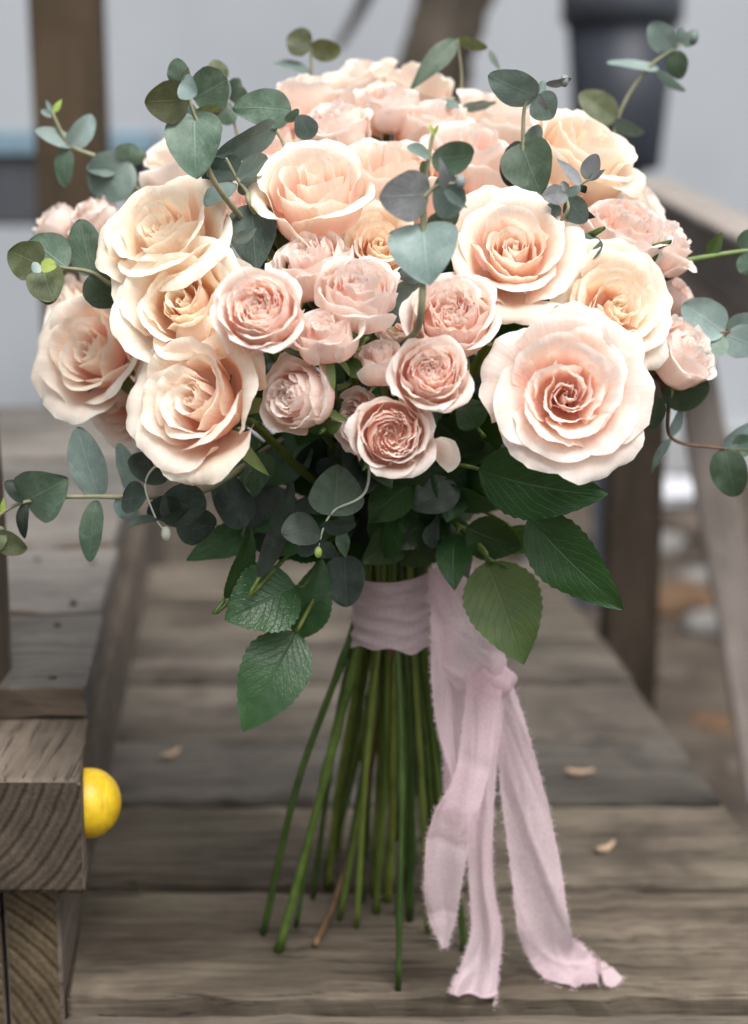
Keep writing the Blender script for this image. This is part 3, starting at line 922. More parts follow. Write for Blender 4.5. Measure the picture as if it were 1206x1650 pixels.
def gen_rose(kind, rg, big):
    """list of (pts, uv, is_heart) for a rose of unit radius opening along +z"""
    out = []
    D_ = RAD
    nu = 20 if big else 13
    j = lambda a: rg.uniform(-a, a)
    ph0 = rg.rand() * 6.28
    if kind == 'classic':                      # spiral heart in a wide cup, flared outer petals
        for k in range(5):
            out.append((*petal_grid(rg, ph0 + k * GA, D_(100), 0.012 + 0.020 * k, 0.70 + 0.03 * k + j(0.03), D_(68), D_(97 - 2 * k), D_(100 - 7 * k), spiral=0.055, flat=0, ruffle=0.02, corner=0.12, lat=0.0, tip=0.05, nu=12, nv=10, rim=10), True))
        N1 = 17
        for k in range(N1):
            t = k / (N1 - 1)
            ab = lerp(94, 52, t ** 1.9) + j(4)
            out.append((*petal_grid(rg, ph0 + (k + 5) * GA + j(0.25), D_(lerp(78, 56, t)), 0.06 + 0.09 * t, lerp(0.80, 1.24, t) + j(0.04), D_(lerp(58, -2, t ** 0.55)), D_(ab), D_(ab - lerp(6, 92, t ** 1.7) + j(18)),
                         s1=0.34, s2=lerp(0.72, 0.58, t), spiral=lerp(0.07, 0.04, t), flat=lerp(0, 0.2, t), ruffle=lerp(0.025, 0.06, t), corner=lerp(0.14, 0.34, t), lat=lerp(0.04, 0.17, t), tip=max(0, j(0.09)) * (0.4 + t), nu=nu, nv=14, rim=lerp(18, 45, t)), False))
    elif kind == 'full':                       # many layered cups, seen open
        for k in range(5):
            out.append((*petal_grid(rg, ph0 + k * GA, D_(95), 0.012 + 0.020 * k, 0.60 + 0.02 * k + j(0.04), D_(68), D_(99 - 2 * k), D_(108 - 8 * k), spiral=0.055, flat=0, ruffle=0.03, corner=0.12, lat=0.02, tip=0.06, nu=12, nv=10, rim=10, crease=j(0.04)), True))
        N1 = 25
        for k in range(N1):
            t = k / (N1 - 1)
            ab = lerp(92, 36, t ** 1.25) + j(5)
            out.append((*petal_grid(rg, ph0 + (k + 5) * GA + j(0.35), D_(lerp(74, 47, t ** 0.8)), 0.05 + 0.09 * t, lerp(0.62, 1.22, t ** 0.9) + j(0.05), D_(lerp(56, 0, t ** 0.6)), D_(ab), D_(ab - lerp(6, 66, t ** 1.5) + j(18)),
                         s1=0.34, s2=lerp(0.72, 0.60, t), spiral=lerp(0.07, 0.045, t), flat=lerp(0, 0.25, t), ruffle=lerp(0.03, 0.06, t), corner=lerp(0.14, 0.34, t), lat=lerp(0.05, 0.16, t), tip=max(0, j(0.11)) * (0.4 + t), nu=nu, nv=14, rim=lerp(18, 40, t)), False))
    elif kind == 'cup':                        # upright cup, barely flared, seen from its flank
        for k in range(4):
            out.append((*petal_grid(rg, ph0 + k * GA, D_(100), 0.012 + 0.03 * k, 1.20 + 0.03 * k + j(0.05), D_(74), D_(96 - k), D_(98 - 7 * k), spiral=0.07, flat=0, ruffle=0.03, corner=0.14, lat=0.0, tip=0.07, nu=12, nv=10, rim=15), True))
        N1 = 11
        for k in range(N1):
            t = k / (N1 - 1)
            ab = lerp(95, 84, t) + j(4)
            out.append((*petal_grid(rg, ph0 + (k + 4) * GA + j(0.3), D_(lerp(84, 66, t)), 0.08 + 0.10 * t, lerp(1.26, 1.50, t) + j(0.12), D_(lerp(54, -8, t ** 0.55)), D_(ab), D_(ab - lerp(4, 88, t ** 2.4) + j(24)),
                         s1=0.38, s2=lerp(0.80, 0.72, t), spiral=lerp(0.08, 0.05, t), flat=lerp(0, 0.10, t), ruffle=lerp(0.03, 0.07, t), corner=lerp(0.20, 0.44, t), lat=lerp(0.06, 0.24, t), tip=max(0, j(0.16)), nu=nu, nv=14, rim=lerp(18, 45, t)), False))
    elif kind == 'open':                       # many rowed open rosette
        for k in range(6):
            out.append((*petal_grid(rg, ph0 + k * GA * 1.1, D_(70), 0.01 + 0.018 * k, 0.46 + 0.015 * k + j(0.04), D_(72), D_(100 - 2 * k), D_(122 - 8 * k + j(16)), spiral=0.06, flat=0, ruffle=0.05, corner=0.12, lat=0.04, tip=0.05, nu=10, nv=8, rim=10, crease=j(0.06)), True))
        fl, fu = np.zeros((5, 25, 3)), np.zeros((5, 25, 2))
        for a_ in range(5):
            for b_ in range(25):
                q_ = 6.2832 * b_ / 24
                fl[a_, b_] = (0.30 * a_ / 4 * math.cos(q_), 0.30 * a_ / 4 * math.sin(q_), 0.34 - 0.22 * (a_ / 4) ** 2)
                fu[a_, b_] = (0.5, 0.45)
        out.append((fl, fu, True))
        N1 = 25
        for k in range(N1):
            t = k / (N1 - 1)
            ab = lerp(92, 33, t ** 1.35) + j(9)
            ln = lerp(0.60, 1.18, t ** 0.9) * (1 + j(0.09))
            out.append((*petal_grid(rg, ph0 + k * GA + j(0.35), D_(lerp(62, 48, t ** 0.6)), 0.03 + 0.09 * t, ln, D_(lerp(52, 0, t ** 0.6)), D_(ab), D_(ab - lerp(2, 60, t ** 1.3) + j(28)),
                         s2=0.62, spiral=lerp(0.06, 0.05, t) * rg.choice((-1, 1, 1)), flat=lerp(0, 0.3, t), ruffle=lerp(0.05, 0.075, t), corner=lerp(0.16, 0.38, t), lat=lerp(0.08, 0.20, t), tip=max(0, j(0.15)), nu=nu, nv=13, rim=30, crease=j(0.05)), False))
    elif kind == 'goblet':                     # half open, upright cup with a few flared outer petals
        for k in range(5):
            out.append((*petal_grid(rg, ph0 + k * GA, D_(100), 0.012 + 0.022 * k, 0.94 + 0.03 * k + j(0.03), D_(72), D_(97 - k), D_(98 - 6 * k), spiral=0.06, flat=0, ruffle=0.02, corner=0.12, lat=0.0, tip=0.05, nu=12, nv=10, rim=10), True))
        N1 = 12
        for k in range(N1):
            t = k / (N1 - 1)
            ab = lerp(94, 78, t) + j(3)
            fl = t ** 2.0
            out.append((*petal_grid(rg, ph0 + (k + 5) * GA + j(0.2), D_(lerp(84, 64, t)), 0.07 + 0.10 * t, lerp(1.04, 1.32, t) + j(0.04), D_(lerp(58, -6, t ** 0.55)), D_(ab), D_(ab - lerp(6, 105, fl) + j(18)),
                         s1=0.36, s2=lerp(0.76, 0.66, t), spiral=lerp(0.07, 0.05, t), flat=lerp(0, 0.12, t), ruffle=lerp(0.025, 0.06, t), corner=lerp(0.14, 0.34, t), lat=lerp(0.04, 0.18, t), tip=max(0, j(0.09)), nu=nu, nv=14, rim=lerp(18, 45, t)), False))
    else:                                      # spray: cup packed with crumpled little petals
        zf = {'spray': 0.56, 'spray_cup': 0.66}.get(kind, 0.6)
        NI = {'spray': 30, 'spray_cup': 24}.get(kind, 18)
        mr_ = {'spray': 0.50, 'spray_cup': 0.40}.get(kind, 0.30)
        for k in range(NI):
            t = (k + 0.5) / NI
            ang = k * GA + j(0.4)
            out.append((*petal_grid(rg, ang, D_(lerp(85, 44, t ** 0.6)), 0.02 + mr_ * t ** 0.8, lerp(0.34, 0.60, t ** 0.8) + j(0.04), D_(lerp(84, 70, t)), D_(lerp(96, 92, t) + j(9)), D_(lerp(96, 70, t) + j(26)),
                         spiral=0.09, flat=-0.1, ruffle=0.07, corner=0.08, lat=0.08, nu=14, nv=7, s2=0.72, crease=j(0.12), z0=zf, rim=24), True))
        fl, fu = np.zeros((5, 25, 3)), np.zeros((5, 25, 2))
        for a_ in range(5):
            for b_ in range(25):
                q_ = 6.2832 * b_ / 24
                fl[a_, b_] = ((mr_ + 0.1) * a_ / 4 * math.cos(q_), (mr_ + 0.1) * a_ / 4 * math.sin(q_), zf + 0.20 - 0.12 * (a_ / 4) ** 2)
                fu[a_, b_] = (0.5, 0.1)
        out.append((fl, fu, True))
        NO = {'spray': 14, 'spray_cup': 12}.get(kind, 9)
        for k in range(NO):
            t = k / (NO - 1)
            opened = {'spray': 1.0, 'spray_cup': 0.75}.get(kind, 0.0) * (t ** 2.5 if kind != 'spray' else t ** 1.7)
            ab = lerp(97, 84, opened) + j(4)
            out.append((*petal_grid(rg, ph0 + k * GA + j(0.25), D_(lerp(70, 56, t)), 0.13 + 0.08 * t, lerp(1.34, 1.50, t) + j(0.08), D_(lerp(16, -14, t)), D_(ab), D_(ab - lerp(4, 118, opened) + j(22)),
                         s1=0.44, s2=lerp(0.80, 0.70, t), spiral=0.05, flat=0.05, ruffle=0.07, corner=lerp(0.16, 0.34, t), lat=0.15, tip=max(0, j(0.12)), nu=nu, nv=13, rim=35), False))
    mr = max(np.percentile(np.hypot(p[..., 0], p[..., 1]), 99) for p, _, _ in out)
    return [(p / mr, uv, h) for p, uv, h in out]


def add_calyx(parent, R, rg, droop):
    """receptacle and five narrow sepals"""
    s = Soup()
    ns = 12
    prof_ = [(0.035, -0.20), (0.10, -0.16), (0.135, -0.08), (0.12, 0.0), (0.15, 0.03)]
    V = []
    for (r, z) in prof_:
        for q in range(ns):
            V.append((R * r * math.cos(6.2832 * q / ns), R * r * math.sin(6.2832 * q / ns), R * z))
    Fc = [(k * ns + q, k * ns + (q + 1) % ns, (k + 1) * ns + (q + 1) % ns, (k + 1) * ns + q) for k in range(len(prof_) - 1) for q in range(ns)]
    s.poly(V, Fc)
    o = s.build('calyx', M['sepal'], parent)
    for k in range(5):
        a = 6.2832 * k / 5 + rg.rand() * 0.5
        pts = np.zeros((8, 3, 3))
        L = R * rg.uniform(0.55, 0.85)
        al = rg.uniform(-0.6, 0.3) if droop else rg.uniform(-0.2, 0.9)
        x, z = 0.11 * R, 0.0
        for i in range(8):
            t = i / 7
            w = R * 0.13 * (1 - t) ** 0.9 * (0.6 + 1.2 * t) + 0.0002
            for q in (-1, 0, 1):
                pts[i, q + 1] = (x * math.cos(a) - q * w * math.sin(a), x * math.sin(a) + q * w * math.cos(a), z + abs(q) * w * 0.4)
            x += L / 7 * math.cos(al)
            z += L / 7 * math.sin(al)
            al += rg.uniform(-0.35, 0.1)
        g = Soup()
        g.grid(pts, np.zeros((8, 3, 2)))
        g.build('sepal', M['sepal'], parent)


ROSES = []
rose_rng = np.random.RandomState(21)


def rose(name, u, v, Y, dpx, axis, kind, mat, seed, roll=0.0, squash=1.0, label=None):
    rg = np.random.RandomState(seed)
    ax = Vector(axis).normalized()
    R = px(dpx, Y) / 2 * {'goblet': 1.20, 'classic': 1.15, 'open': 1.08, 'full': 1.12, 'cup': 1.08}.get(kind, 1.19)
    c = P(u, v, Y)
    base = c - ax * R * {'classic': 0.52, 'open': 0.52, 'full': 0.45, 'cup': 0.85}.get(kind, 0.62)
    q = ax.to_track_quat('Z', 'Y') @ Quaternion((0, 0, 1), roll)
    root = empty(name, bq(base), BQ, q)
    if label: root['label'] = label
    big = dpx > 150
    heart = Soup()
    for pts, uv, is_h in gen_rose(kind, rg, big):
        pts = pts * R
        pts[..., 2] *= squash
        if is_h:
            heart.grid(pts, uv)
        else:
            s = Soup()
            s.grid(pts, uv)
            s.build('petal', M[mat], root)
    if heart.v:
        o = heart.build('rose_heart', M[mat], root)
        o['kind'] = 'stuff'
    if v > 330:
        add_calyx(root, R, rg, True)
    ROSES.append((root, base, ax, R))
    return root


# large roses: picture position, distance, size, facing, build, colour
BIG = [
    (914, 634, 0.735, 280, (-0.04, -0.97, 0.26), 'full', 'peach', 131),
    (312, 645, 0.745, 262, (-0.46, -0.85, 0.36), 'classic', 'duo', 102),
    (292, 484, 0.770, 244, (-0.18, -0.88, 0.44), 'classic', 'cream', 103),
    (258, 370, 0.795, 244, (-0.34, -0.66, 0.66), 'classic', 'cream', 104),
    (508, 306, 0.800, 186, (-0.05, -0.62, 0.78), 'goblet', 'duo', 105),
    (828, 398, 0.775, 226, (-0.02, -0.84, 0.52), 'classic', 'duo', 106),
    (1000, 492, 0.790, 214, (0.30, -0.90, 0.35), 'full', 'cream', 107),
    (142, 566, 0.845, 232, (-0.45, -0.80, 0.38), 'classic', 'duo', 108),
    (758, 240, 0.870, 160, (0.06, -0.42, 0.90), 'cup', 'peach', 109),
    (626, 268, 0.850, 200, (0.04, -0.40, 0.92), 'cup', 'duo', 110),
    (612, 392, 0.815, 165, (0.10, -0.88, 0.5), 'classic', 'cream', 111),
    (942, 246, 0.880, 190, (0.42, -0.42, 0.80), 'goblet', 'cream', 112),
    (1042, 342, 0.930, 180, (0.85, -0.25, 0.45), 'classic', 'pale', 113),
    (487, 140, 0.950, 140, (0.02, -0.12, 1), 'cup', 'peach', 114),
    (580, 130, 1.000, 140, (-0.15, -0.20, 1), 'cup', 'pale', 115),
    (670, 135, 0.985, 150, (0.2, -0.25, 1), 'cup', 'duo', 116),
    (806, 185, 0.955, 160, (0.25, -0.32, 0.92), 'cup', 'pale', 117),
    (285, 245, 0.930, 150, (-0.45, -0.25, 0.9), 'cup', 'pale', 118),
    (200, 640, 0.890, 155, (-0.5, -0.8, -0.1), 'goblet', 'peach', 119),
    (100, 505, 0.925, 150, (-0.8, -0.4, 0.4), 'classic', 'pale', 120),
    (440, 225, 0.930, 130, (-0.2, -0.3, 0.9), 'cup', 'peach', 121),
    (556, 215, 0.930, 140, (-0.15, -0.35, 0.95), 'cup', 'pale', 122),
    (705, 190, 0.920, 140, (0.15, -0.35, 0.95), 'cup', 'peach', 123),
    (885, 285, 0.870, 150, (0.1, -0.45, 0.85), 'cup', 'peach', 124),
    (745, 330, 0.860, 140, (0.0, -0.6, 0.7), 'goblet', 'peach', 125),
]
for (u, v, Y, d, ax, kd, mt, sd) in BIG:
    rose('rose', u, v, Y, d, ax, kd, mt, sd, roll=sd * 1.7)

SMALL = [
    (417, 500, 0.735, 138, (-0.12, -0.86, 0.50), 'spray', 'pink', 201),
    (524, 535, 0.740, 118, (-0.12, -0.50, 0.86), 'spray_cup', 'blush', 202),
    (574, 468, 0.755, 142, (0.05, -0.58, 0.82), 'spray_cup', 'blush', 203),
    (500, 425, 0.780, 134, (-0.28, -0.52, 0.82), 'spray_cup', 'blush', 204),
    (728, 508, 0.755, 150, (-0.10, -0.78, 0.62), 'spray', 'pink', 205),
    (695, 600, 0.725, 128, (0.05, -0.88, 0.46), 'spray', 'pink', 206),
    (614, 580, 0.750, 92, (-0.10, -0.30, 0.94), 'spray_bud', 'blush', 207),
    (632, 700, 0.725, 138, (0.05, -0.98, 0.12), 'spray', 'pink', 208),
    (578, 676, 0.760, 100, (-0.68, -0.70, 0.15), 'spray', 'pink', 209),
    (474, 640, 0.745, 134, (-0.62, -0.74, 0.22), 'spray_cup', 'blush', 210),
    (1006, 368, 0.830, 148, (0.22, -0.45, 0.86), 'spray_cup', 'blush', 211),
    (1078, 392, 0.850, 108, (0.6, -0.35, 0.7), 'spray_cup', 'blush', 212),
    (1088, 478, 0.870, 78, (0.7, -0.4, 0.5), 'spray_bud', 'pink', 213),
    (1104, 566, 0.830, 122, (0.66, -0.50, 0.58), 'spray_cup', 'blush', 214),
    (540, 200, 0.890, 108, (-0.15, -0.35, 0.92), 'spray_cup', 'blush', 215),
    (626, 165, 0.930, 112, (0.05, -0.28, 1), 'spray_cup', 'blush', 216),
    (92, 362, 0.950, 70, (-0.6, -0.2, 0.7), 'spray_bud', 'blush', 217),
    (146, 345, 0.930, 88, (-0.5, -0.3, 0.8), 'spray_cup', 'blush', 218),
    (365, 330, 0.86, 100, (0.1, -0.5, 0.85), 'spray_cup', 'pink', 219),
    (655, 520, 0.80, 100, (-0.1, -0.7, 0.6), 'spray_cup', 'blush', 220),
]
for (u, v, Y, d, ax, kd, mt, sd) in SMALL:
    rose('spray_rose', u, v, Y, d, ax, kd, mt, sd, roll=sd * 0.9)

# one loose petal flaring from a spray rose
s = Soup()
pg, puv = petal_grid(np.random.RandomState(4), 0, RAD(46), 0.15, 1.15, RAD(10), RAD(40), RAD(5), nu=12, nv=12)
s.grid(pg * 0.0165, puv)
o = s.build('loose_petal', M['pale'], BQ, loc=bq(P(676, 727, 0.735)))
o.rotation_mode = 'QUATERNION'
o.rotation_quaternion = Matrix((Vector((0.95, 0, 0.28)), Vector((-0.22, -0.5, 0.84)).normalized(), Vector((0.1, -0.86, -0.5)).normalized())).transposed().to_quaternion()

# --- rose stems, from each flower through the ribbon to its foot on the deck
FEET = [(425, 1503), (450, 1530), (540, 1292), (478, 1490), (505, 1445), (768, 1480), (548, 1480), (575, 1492), (600, 1440), (625, 1450), (642, 1592), (655, 1420), (690, 1500), (705, 1440),
        (722, 1400), (750, 1530), (787, 1530), (590, 1380), (612, 1360), (668, 1390), (682, 1350), (735, 1450), (640, 1350), (560, 1400), (700, 1380), (585, 1450), (660, 1480), (630, 1400)]
rs = np.random.RandomState(8)
order = sorted(range(len(ROSES)), key=lambda k: -ROSES[k][3])
feet3 = [Zp(u, v, 0.0) for u, v in FEET]
while len(feet3) < len(ROSES):
    a = rs.rand() * 6.28
    feet3.append(Vector((0.012 + 0.045 * math.cos(a), 0.99 + 0.06 * math.sin(a), 0)))
pair = sorted(range(len(ROSES)), key=lambda k: ROSES[k][1].x + 0.15 * rs.rand())
fo = sorted(range(len(feet3)), key=lambda k: feet3[k].x)
for rk, fk in zip(pair, fo):
    root, base, ax, R = ROSES[rk]
    ft = feet3[fk]
    lx = max(-1, min(1, (ft.x - 0.005) / 0.055))
    ly = max(-1, min(1, (ft.y - 0.93) / 0.09))
    wz = 0.5 * (WRAP_T.z + WRAP_B.z)
    wp = Vector((WRAP_T.x + 0.0195 * lx * math.sqrt(max(0, 1 - 0.5 * ly * ly)) + rs.uniform(-.002, .002), WRAP_T.y + 0.018 * ly * math.sqrt(max(0, 1 - 0.5 * lx * lx)), wz))
    inv = root.matrix_basis.inverted()
    up = wp + Vector(((base.x - wp.x) * 0.08, (base.y - wp.y) * 0.08, 0.05))
    neck = base - ax * max(0.03, R * 0.8)
    mid_ = up.lerp(neck, 0.6) + Vector((0, 0.015, -0.005))
    rad = 0.0030 if R > 0.026 else 0.0022
    kink = ft.lerp(wp, rs.uniform(0.35, 0.65)) + Vector((rs.uniform(-.006, .006), rs.uniform(-.006, .006), 0))
    rad *= rs.uniform(0.60, 0.92)
    line = [ft + (ft - wp).normalized() * 0.0015, kink, wp, up, mid_, neck, base - ax * R * 0.12]
    s = Soup()
    tube(s, [inv @ bq(p) for p in line], [rad * (0.92 + 0.12 * rs.rand() + (0.32 if rs.rand() < 0.12 else 0)) for _ in range(56)], 8, 56)
    s.build('stem', M['stem'], root)
s = Soup()
tube(s, [bq(p) for p in (Zp(508, 1522, 0.002), P(540, 1450, 0.93), P(590, 1280, 0.96), WRAP_B)], [0.0022, 0.002, 0.0019, 0.0018], 7, 20)
tag(s.build('woody_stem', M['woody'], BQ), 'thin brown woody stem among the green ones')

# --- leaves
CAM = Vector((0, 0, CAM_H))


def leaf(name, b, t, wid, roll, mat, parent, shape='round', bend=0.08, fold=0.12, wave=0.04, seed=0, curl=0.0, origin=None):
    """leaf blade from base b to tip t; roll turns it about its length away from facing the viewer's side"""
    rg = np.random.RandomState(seed)
    b, t = Vector(b), Vector(t)
    e = t - b
    L = e.length
    e.normalize()
    tcm = (CAM - (b + t) / 2).normalized()
    nrm = (tcm - e * e.dot(tcm)).normalized()
    nrm = Quaternion(e, roll) @ nrm
    sd = e.cross(nrm)
    nu, nv = 10, (26 if shape == 'rose' else 14)
    v = np.linspace(0, 1, nv + 1)
    if shape == 'round':
        v = 0.5 - 0.5 * np.cos(math.pi * v)
        hw = np.clip(np.sin(math.pi * v ** 0.84), 0, 1) ** 0.52
    elif shape == 'heart':
        v = 0.5 - 0.5 * np.cos(math.pi * v)
        hw = np.clip(np.sin(math.pi * v ** 0.60), 0, 1) ** 0.62
    elif shape == 'lance':
        hw = np.sin(math.pi * v ** 0.75) ** 1.0
    else:
        hw = np.sin(math.pi * v ** 0.72) ** 0.85
    hw = hw + 0.0
    f1, f2 = wavy(rg, 3), wavy(rg, 3)
    U = np.linspace(-1, 1, nu + 1)
    pts = np.zeros((nv + 1, nu + 1, 3))
    uv = np.zeros((nv + 1, nu + 1, 2))
    E, S_, Nn = np.array(e), np.array(sd), np.array(nrm)
    o0 = np.array(origin if origin is not None else b)
    for j in range(nv + 1):
        w = hw[j] * wid / 2 * (1 + 0.04 * f1(v[j] * 2))
        if shape == 'rose' and 0 < j < nv:
            w *= 1.0 + (0.035 if j % 2 else -0.02)
        for i, q in enumerate(U):
            z = bend * L * (4 * v[j] * (1 - v[j])) + fold * w * abs(q) ** 1.3 + wave * wid * abs(q) * f2(v[j] * 1.7 + 0.5 * q) - curl * L * v[j] ** 3
            if shape == 'rose':
                z += 0.018 * wid * math.cos(v[j] * 42 - 8 * abs(q)) * abs(q) * (1 - abs(q))
            along = v[j] * L + (0.10 * L * (1 - v[j]) ** 2 * (-abs(q) ** 2) if shape == 'heart' else 0)
            pts[j, i] = np.array(b) - o0 + E * along + S_ * (w * q) + Nn * z
            uv[j, i] = ((q + 1) / 2, v[j])
    s = Soup()
    s.grid(pts, uv)
    return s.build(name, M[mat], parent)


SEED = [500]


def sprig(stem, Y, leaves, rad=1.1, buds=(), stem_mat='euc_stem', join=True):
    """eucalyptus sprig: stem through picture points (u, v[, Y]); leaves (bu, bv, tu, tv, width px, roll, mat[, dY base, dY tip, shape])"""
    pt = [P(p[0], p[1], p[2] if len(p) > 2 else Y) for p in stem]
    root = empty('eucalyptus_sprig', bq(pt[0]), BQ)
    o0 = Vector(pt[0])
    line = list(pt)
    if join:                              # the stem runs on down into the bouquet
        line = [WRAP_T.copy(), WRAP_T.lerp(HEAD, 0.6), HEAD.lerp(pt[0], 0.55) + Vector((0, 0.01, -0.02))] + line
    s = Soup()
    r = rad * 0.001
    tube(s, [p - o0 for p in line], [r * 1.5, r * 1.3, r * 0.9, r * 0.6], 7, 10 * len(line))
    s.build('stem', M[stem_mat], root)
    for lf in leaves:
        bu, bv, tu, tv, w, roll, mt = lf[:7]
        d0 = lf[7] if len(lf) > 7 else 0.0
        d1 = lf[8] if len(lf) > 8 else 0.0
        shp = lf[9] if len(lf) > 9 else 'round'
        SEED[0] += 1
        rr = random.Random(SEED[0])
        leaf('leaf', P(bu, bv, Y + d0), P(tu, tv, Y + d1), px(w, Y), RAD(roll), mt, root, shp, bend=rr.uniform(0.02, 0.10), fold=rr.uniform(0.05, 0.22), wave=rr.uniform(0.02, 0.07), seed=SEED[0], curl=rr.uniform(-0.04, 0.10), origin=o0)
    for (u, v, d, rr_, mt) in buds:
        s = Soup()
        c = P(u, v, Y + d) - o0
        V, Fc = [], []
        ns, nr = 10, 7
        for j in range(nr + 1):
            la = math.pi * (j / nr - 0.5)
            for i in range(ns):
                th = 6.2832 * i / ns
                k = rr_ * 0.001 * (1 + 0.2 * math.cos(2 * th))
                V.append((c.x + k * math.cos(la) * math.cos(th), c.y + k * math.cos(la) * math.sin(th), c.z + 1.5 * k * math.sin(la)))
        for j in range(nr):
            for i in range(ns):
                Fc.append((j * ns + i, j * ns + (i + 1) % ns, (j + 1) * ns + (i + 1) % ns, (j + 1) * ns + i))
        s.poly(V, Fc)
        s.build('bud', M[mt], root)
    return root


# focal sprig in the middle
sprig([(676, 520), (682, 372), (684, 310), (692, 250), (698, 216)], 0.715, [
    (682, 368, 691, 457, 112, 8, 'euc_blue', 0, -0.012, 'heart'), (692, 312, 615, 318, 80, -12, 'euc_purple', 0, -0.012), (698, 308, 752, 322, 74, 18, 'euc_blue', 0, -0.008),
    (692, 252, 658, 236, 26, 40, 'euc_pale', 0, -0.01), (696, 255, 766, 250, 58, 22, 'euc_green', 0, 0.012), (716, 306, 708, 253, 20, 30, 'euc_purple', -.01, -.014, 'lance'),
    (716, 304, 754, 336, 18, 30, 'euc_pale', -.01, -.014, 'lance'), (680, 372, 627, 378, 26, 62, 'euc_blue', 0, 0.01), (690, 352, 738, 352, 46, 30, 'euc_green', 0, 0.015),
    (698, 222, 692, 196, 7, 20, 'lime', 0, 0, 'lance'), (698, 220, 708, 198, 7, -20, 'lime', 0, 0, 'lance'), (690, 262, 682, 292, 30, 50, 'euc_olive', 0.005, 0.012)],
    rad=1.5, buds=[(742, 293, -0.012, 1.9, 'euc_purple')])
sprig([(684, 318), (705, 300), (742, 294)], 0.706, [(705, 300, 735, 285, 8, 20, 'euc_purple', 0, 0, 'lance')], rad=0.8, join=False)
sprig([(690, 470, .80), (676, 460, .775)], 0.77, [(676, 455, 640, 520, 62, 25, 'euc_blue'), (680, 450, 640, 440, 40, 40, 'euc_dark'), (640, 500, 600, 520, 50, 20, 'euc_dark')])

# upper left cluster
sprig([(350, 300), (330, 225), (310, 175), (296, 125)], 0.775, [
    (313, 192, 316, 288, 92, 6, 'euc_green', 0, -0.01, 'heart'), (304, 160, 233, 164, 66, -12, 'euc_olive', 0, -0.01), (312, 160, 366, 128, 74, 14, 'euc_green', 0, 0.01),
    (294, 138, 283, 94, 36, -18, 'euc_green', -.004, -.004), (292, 132, 316, 152, 40, 20, 'euc_pale', -.008, -.014), (297, 132, 304, 108, 14, 50, 'euc_olive', -.008, -.008),
    (318, 175, 348, 190, 52, 30, 'euc_olive', 0, .01), (318, 178, 285, 200, 60, 20, 'euc_blue', 0.008, .015), (350, 165, 362, 120, 34, 30, 'euc_blue', .01, .016)], rad=1.3)
sprig([(400, 260), (375, 190), (355, 135)], 0.93, [(355, 135, 345, 96, 34, 10, 'euc_olive'), (362, 150, 388, 128, 30, 30, 'euc_green'), (375, 170, 350, 195, 50, 20, 'euc_green'), (375, 165, 392, 140, 36, 20, 'euc_green')])
sprig([(470, 270), (455, 228), (436, 198)], 0.83, [(470, 180, 380, 172, 62, 12, 'euc_green', 0.01, -0.01), (445, 200, 348, 252, 50, -30, 'euc_blue', 0, -.02), (460, 195, 482, 176, 20, 40, 'euc_green'), (500, 225, 482, 185, 40, 20, 'euc_dark')])
sprig([(412, 345), (398, 310), (382, 288), (364, 254)], 0.795, [
    (382, 292, 432, 258, 60, 30, 'euc_blue', 0, .015), (380, 296, 330, 330, 44, 52, 'euc_blue', 0, -.01), (384, 296, 425, 290, 50, 55, 'euc_blue', 0, .01), (380, 290, 345, 262, 60, 20, 'euc_dark', .004, .02),
    (405, 338, 414, 436, 80, 12, 'euc_dark', 0, -.01, 'heart'), (405, 334, 452, 378, 46, 25, 'euc_blue', 0, .008), (375, 388, 414, 368, 24, 30, 'euc_blue', -.012, -.014, 'lance'), (362, 258, 340, 305, 66, 25, 'euc_dark', .01, .016)], rad=1.3)

# far left, soft
sprig([(215, 300), (165, 258), (118, 238), (100, 215), (84, 180)], 0.935, [
    (118, 236, 58, 208, 32, 35, 'euc_pale'), (112, 236, 149, 184, 40, 20, 'euc_pale'), (108, 236, 104, 302, 34, 25, 'euc_green'), (86, 186, 66, 178, 12, 0, 'euc_pale'), (86, 182, 100, 160, 10, 0, 'lime', 0, 0, 'lance'), (84, 180, 74, 160, 8, 0, 'euc_blue', 0, 0, 'lance'),
    (212, 262, 150, 312, 84, 10, 'euc_blue'), (205, 262, 214, 232, 60, 30, 'euc_green'), (190, 272, 140, 270, 46, 40, 'euc_blue')], rad=1.6)

# left, dark green pair and olive rosette
sprig([(205, 470), (150, 440), (105, 432), (66, 428)], 0.815, [
    (108, 432, 50, 388, 70, 10, 'euc_green', 0, .01), (148, 445, 128, 352, 60, -14, 'euc_green', .004, .01), (68, 428, 14, 404, 66, -10, 'euc_olive', 0, -.008), (66, 426, 86, 486, 64, 12, 'euc_olive', 0, -.01),
    (66, 428, 90, 428, 24, -20, 'lime', -.01, -.014), (66, 428, 52, 436, 20, 20, 'euc_pale', -.01, -.012), (140, 448, 200, 492, 64, 22, 'euc_green', 0, .01), (80, 440, 72, 490, 60, 35, 'euc_dark', .008, .012), (150, 440, 172, 470, 50, 20, 'euc_dark', .01, .014)], rad=1.3)

# lower left runner
sprig([(330, 790), (210, 800), (150, 800), (90, 802), (30, 812), (-15, 840)], 0.80, [
    (160, 802, 126, 688, 62, -16, 'euc_blue', 0, .008), (156, 806, 146, 906, 44, 30, 'euc_green', 0, -.01), (46, 806, 108, 772, 92, 8, 'euc_green', 0, -.008, 'heart'), (40, 808, 8, 776, 34, 30, 'euc_dark'),
    (42, 810, 40, 868, 28, 45, 'euc_dark'), (-8, 860, 44, 886, 44, 30, 'euc_olive'), (6, 850, -14, 890, 40, 30, 'euc_olive'), (188, 803, 222, 838, 38, 30, 'euc_blue'), (210, 795, 196, 712, 40, 35, 'euc_blue', .01, .02), (-2, 835, 6, 800, 12, 30, 'lime', 0, 0, 'lance')], rad=1.4)
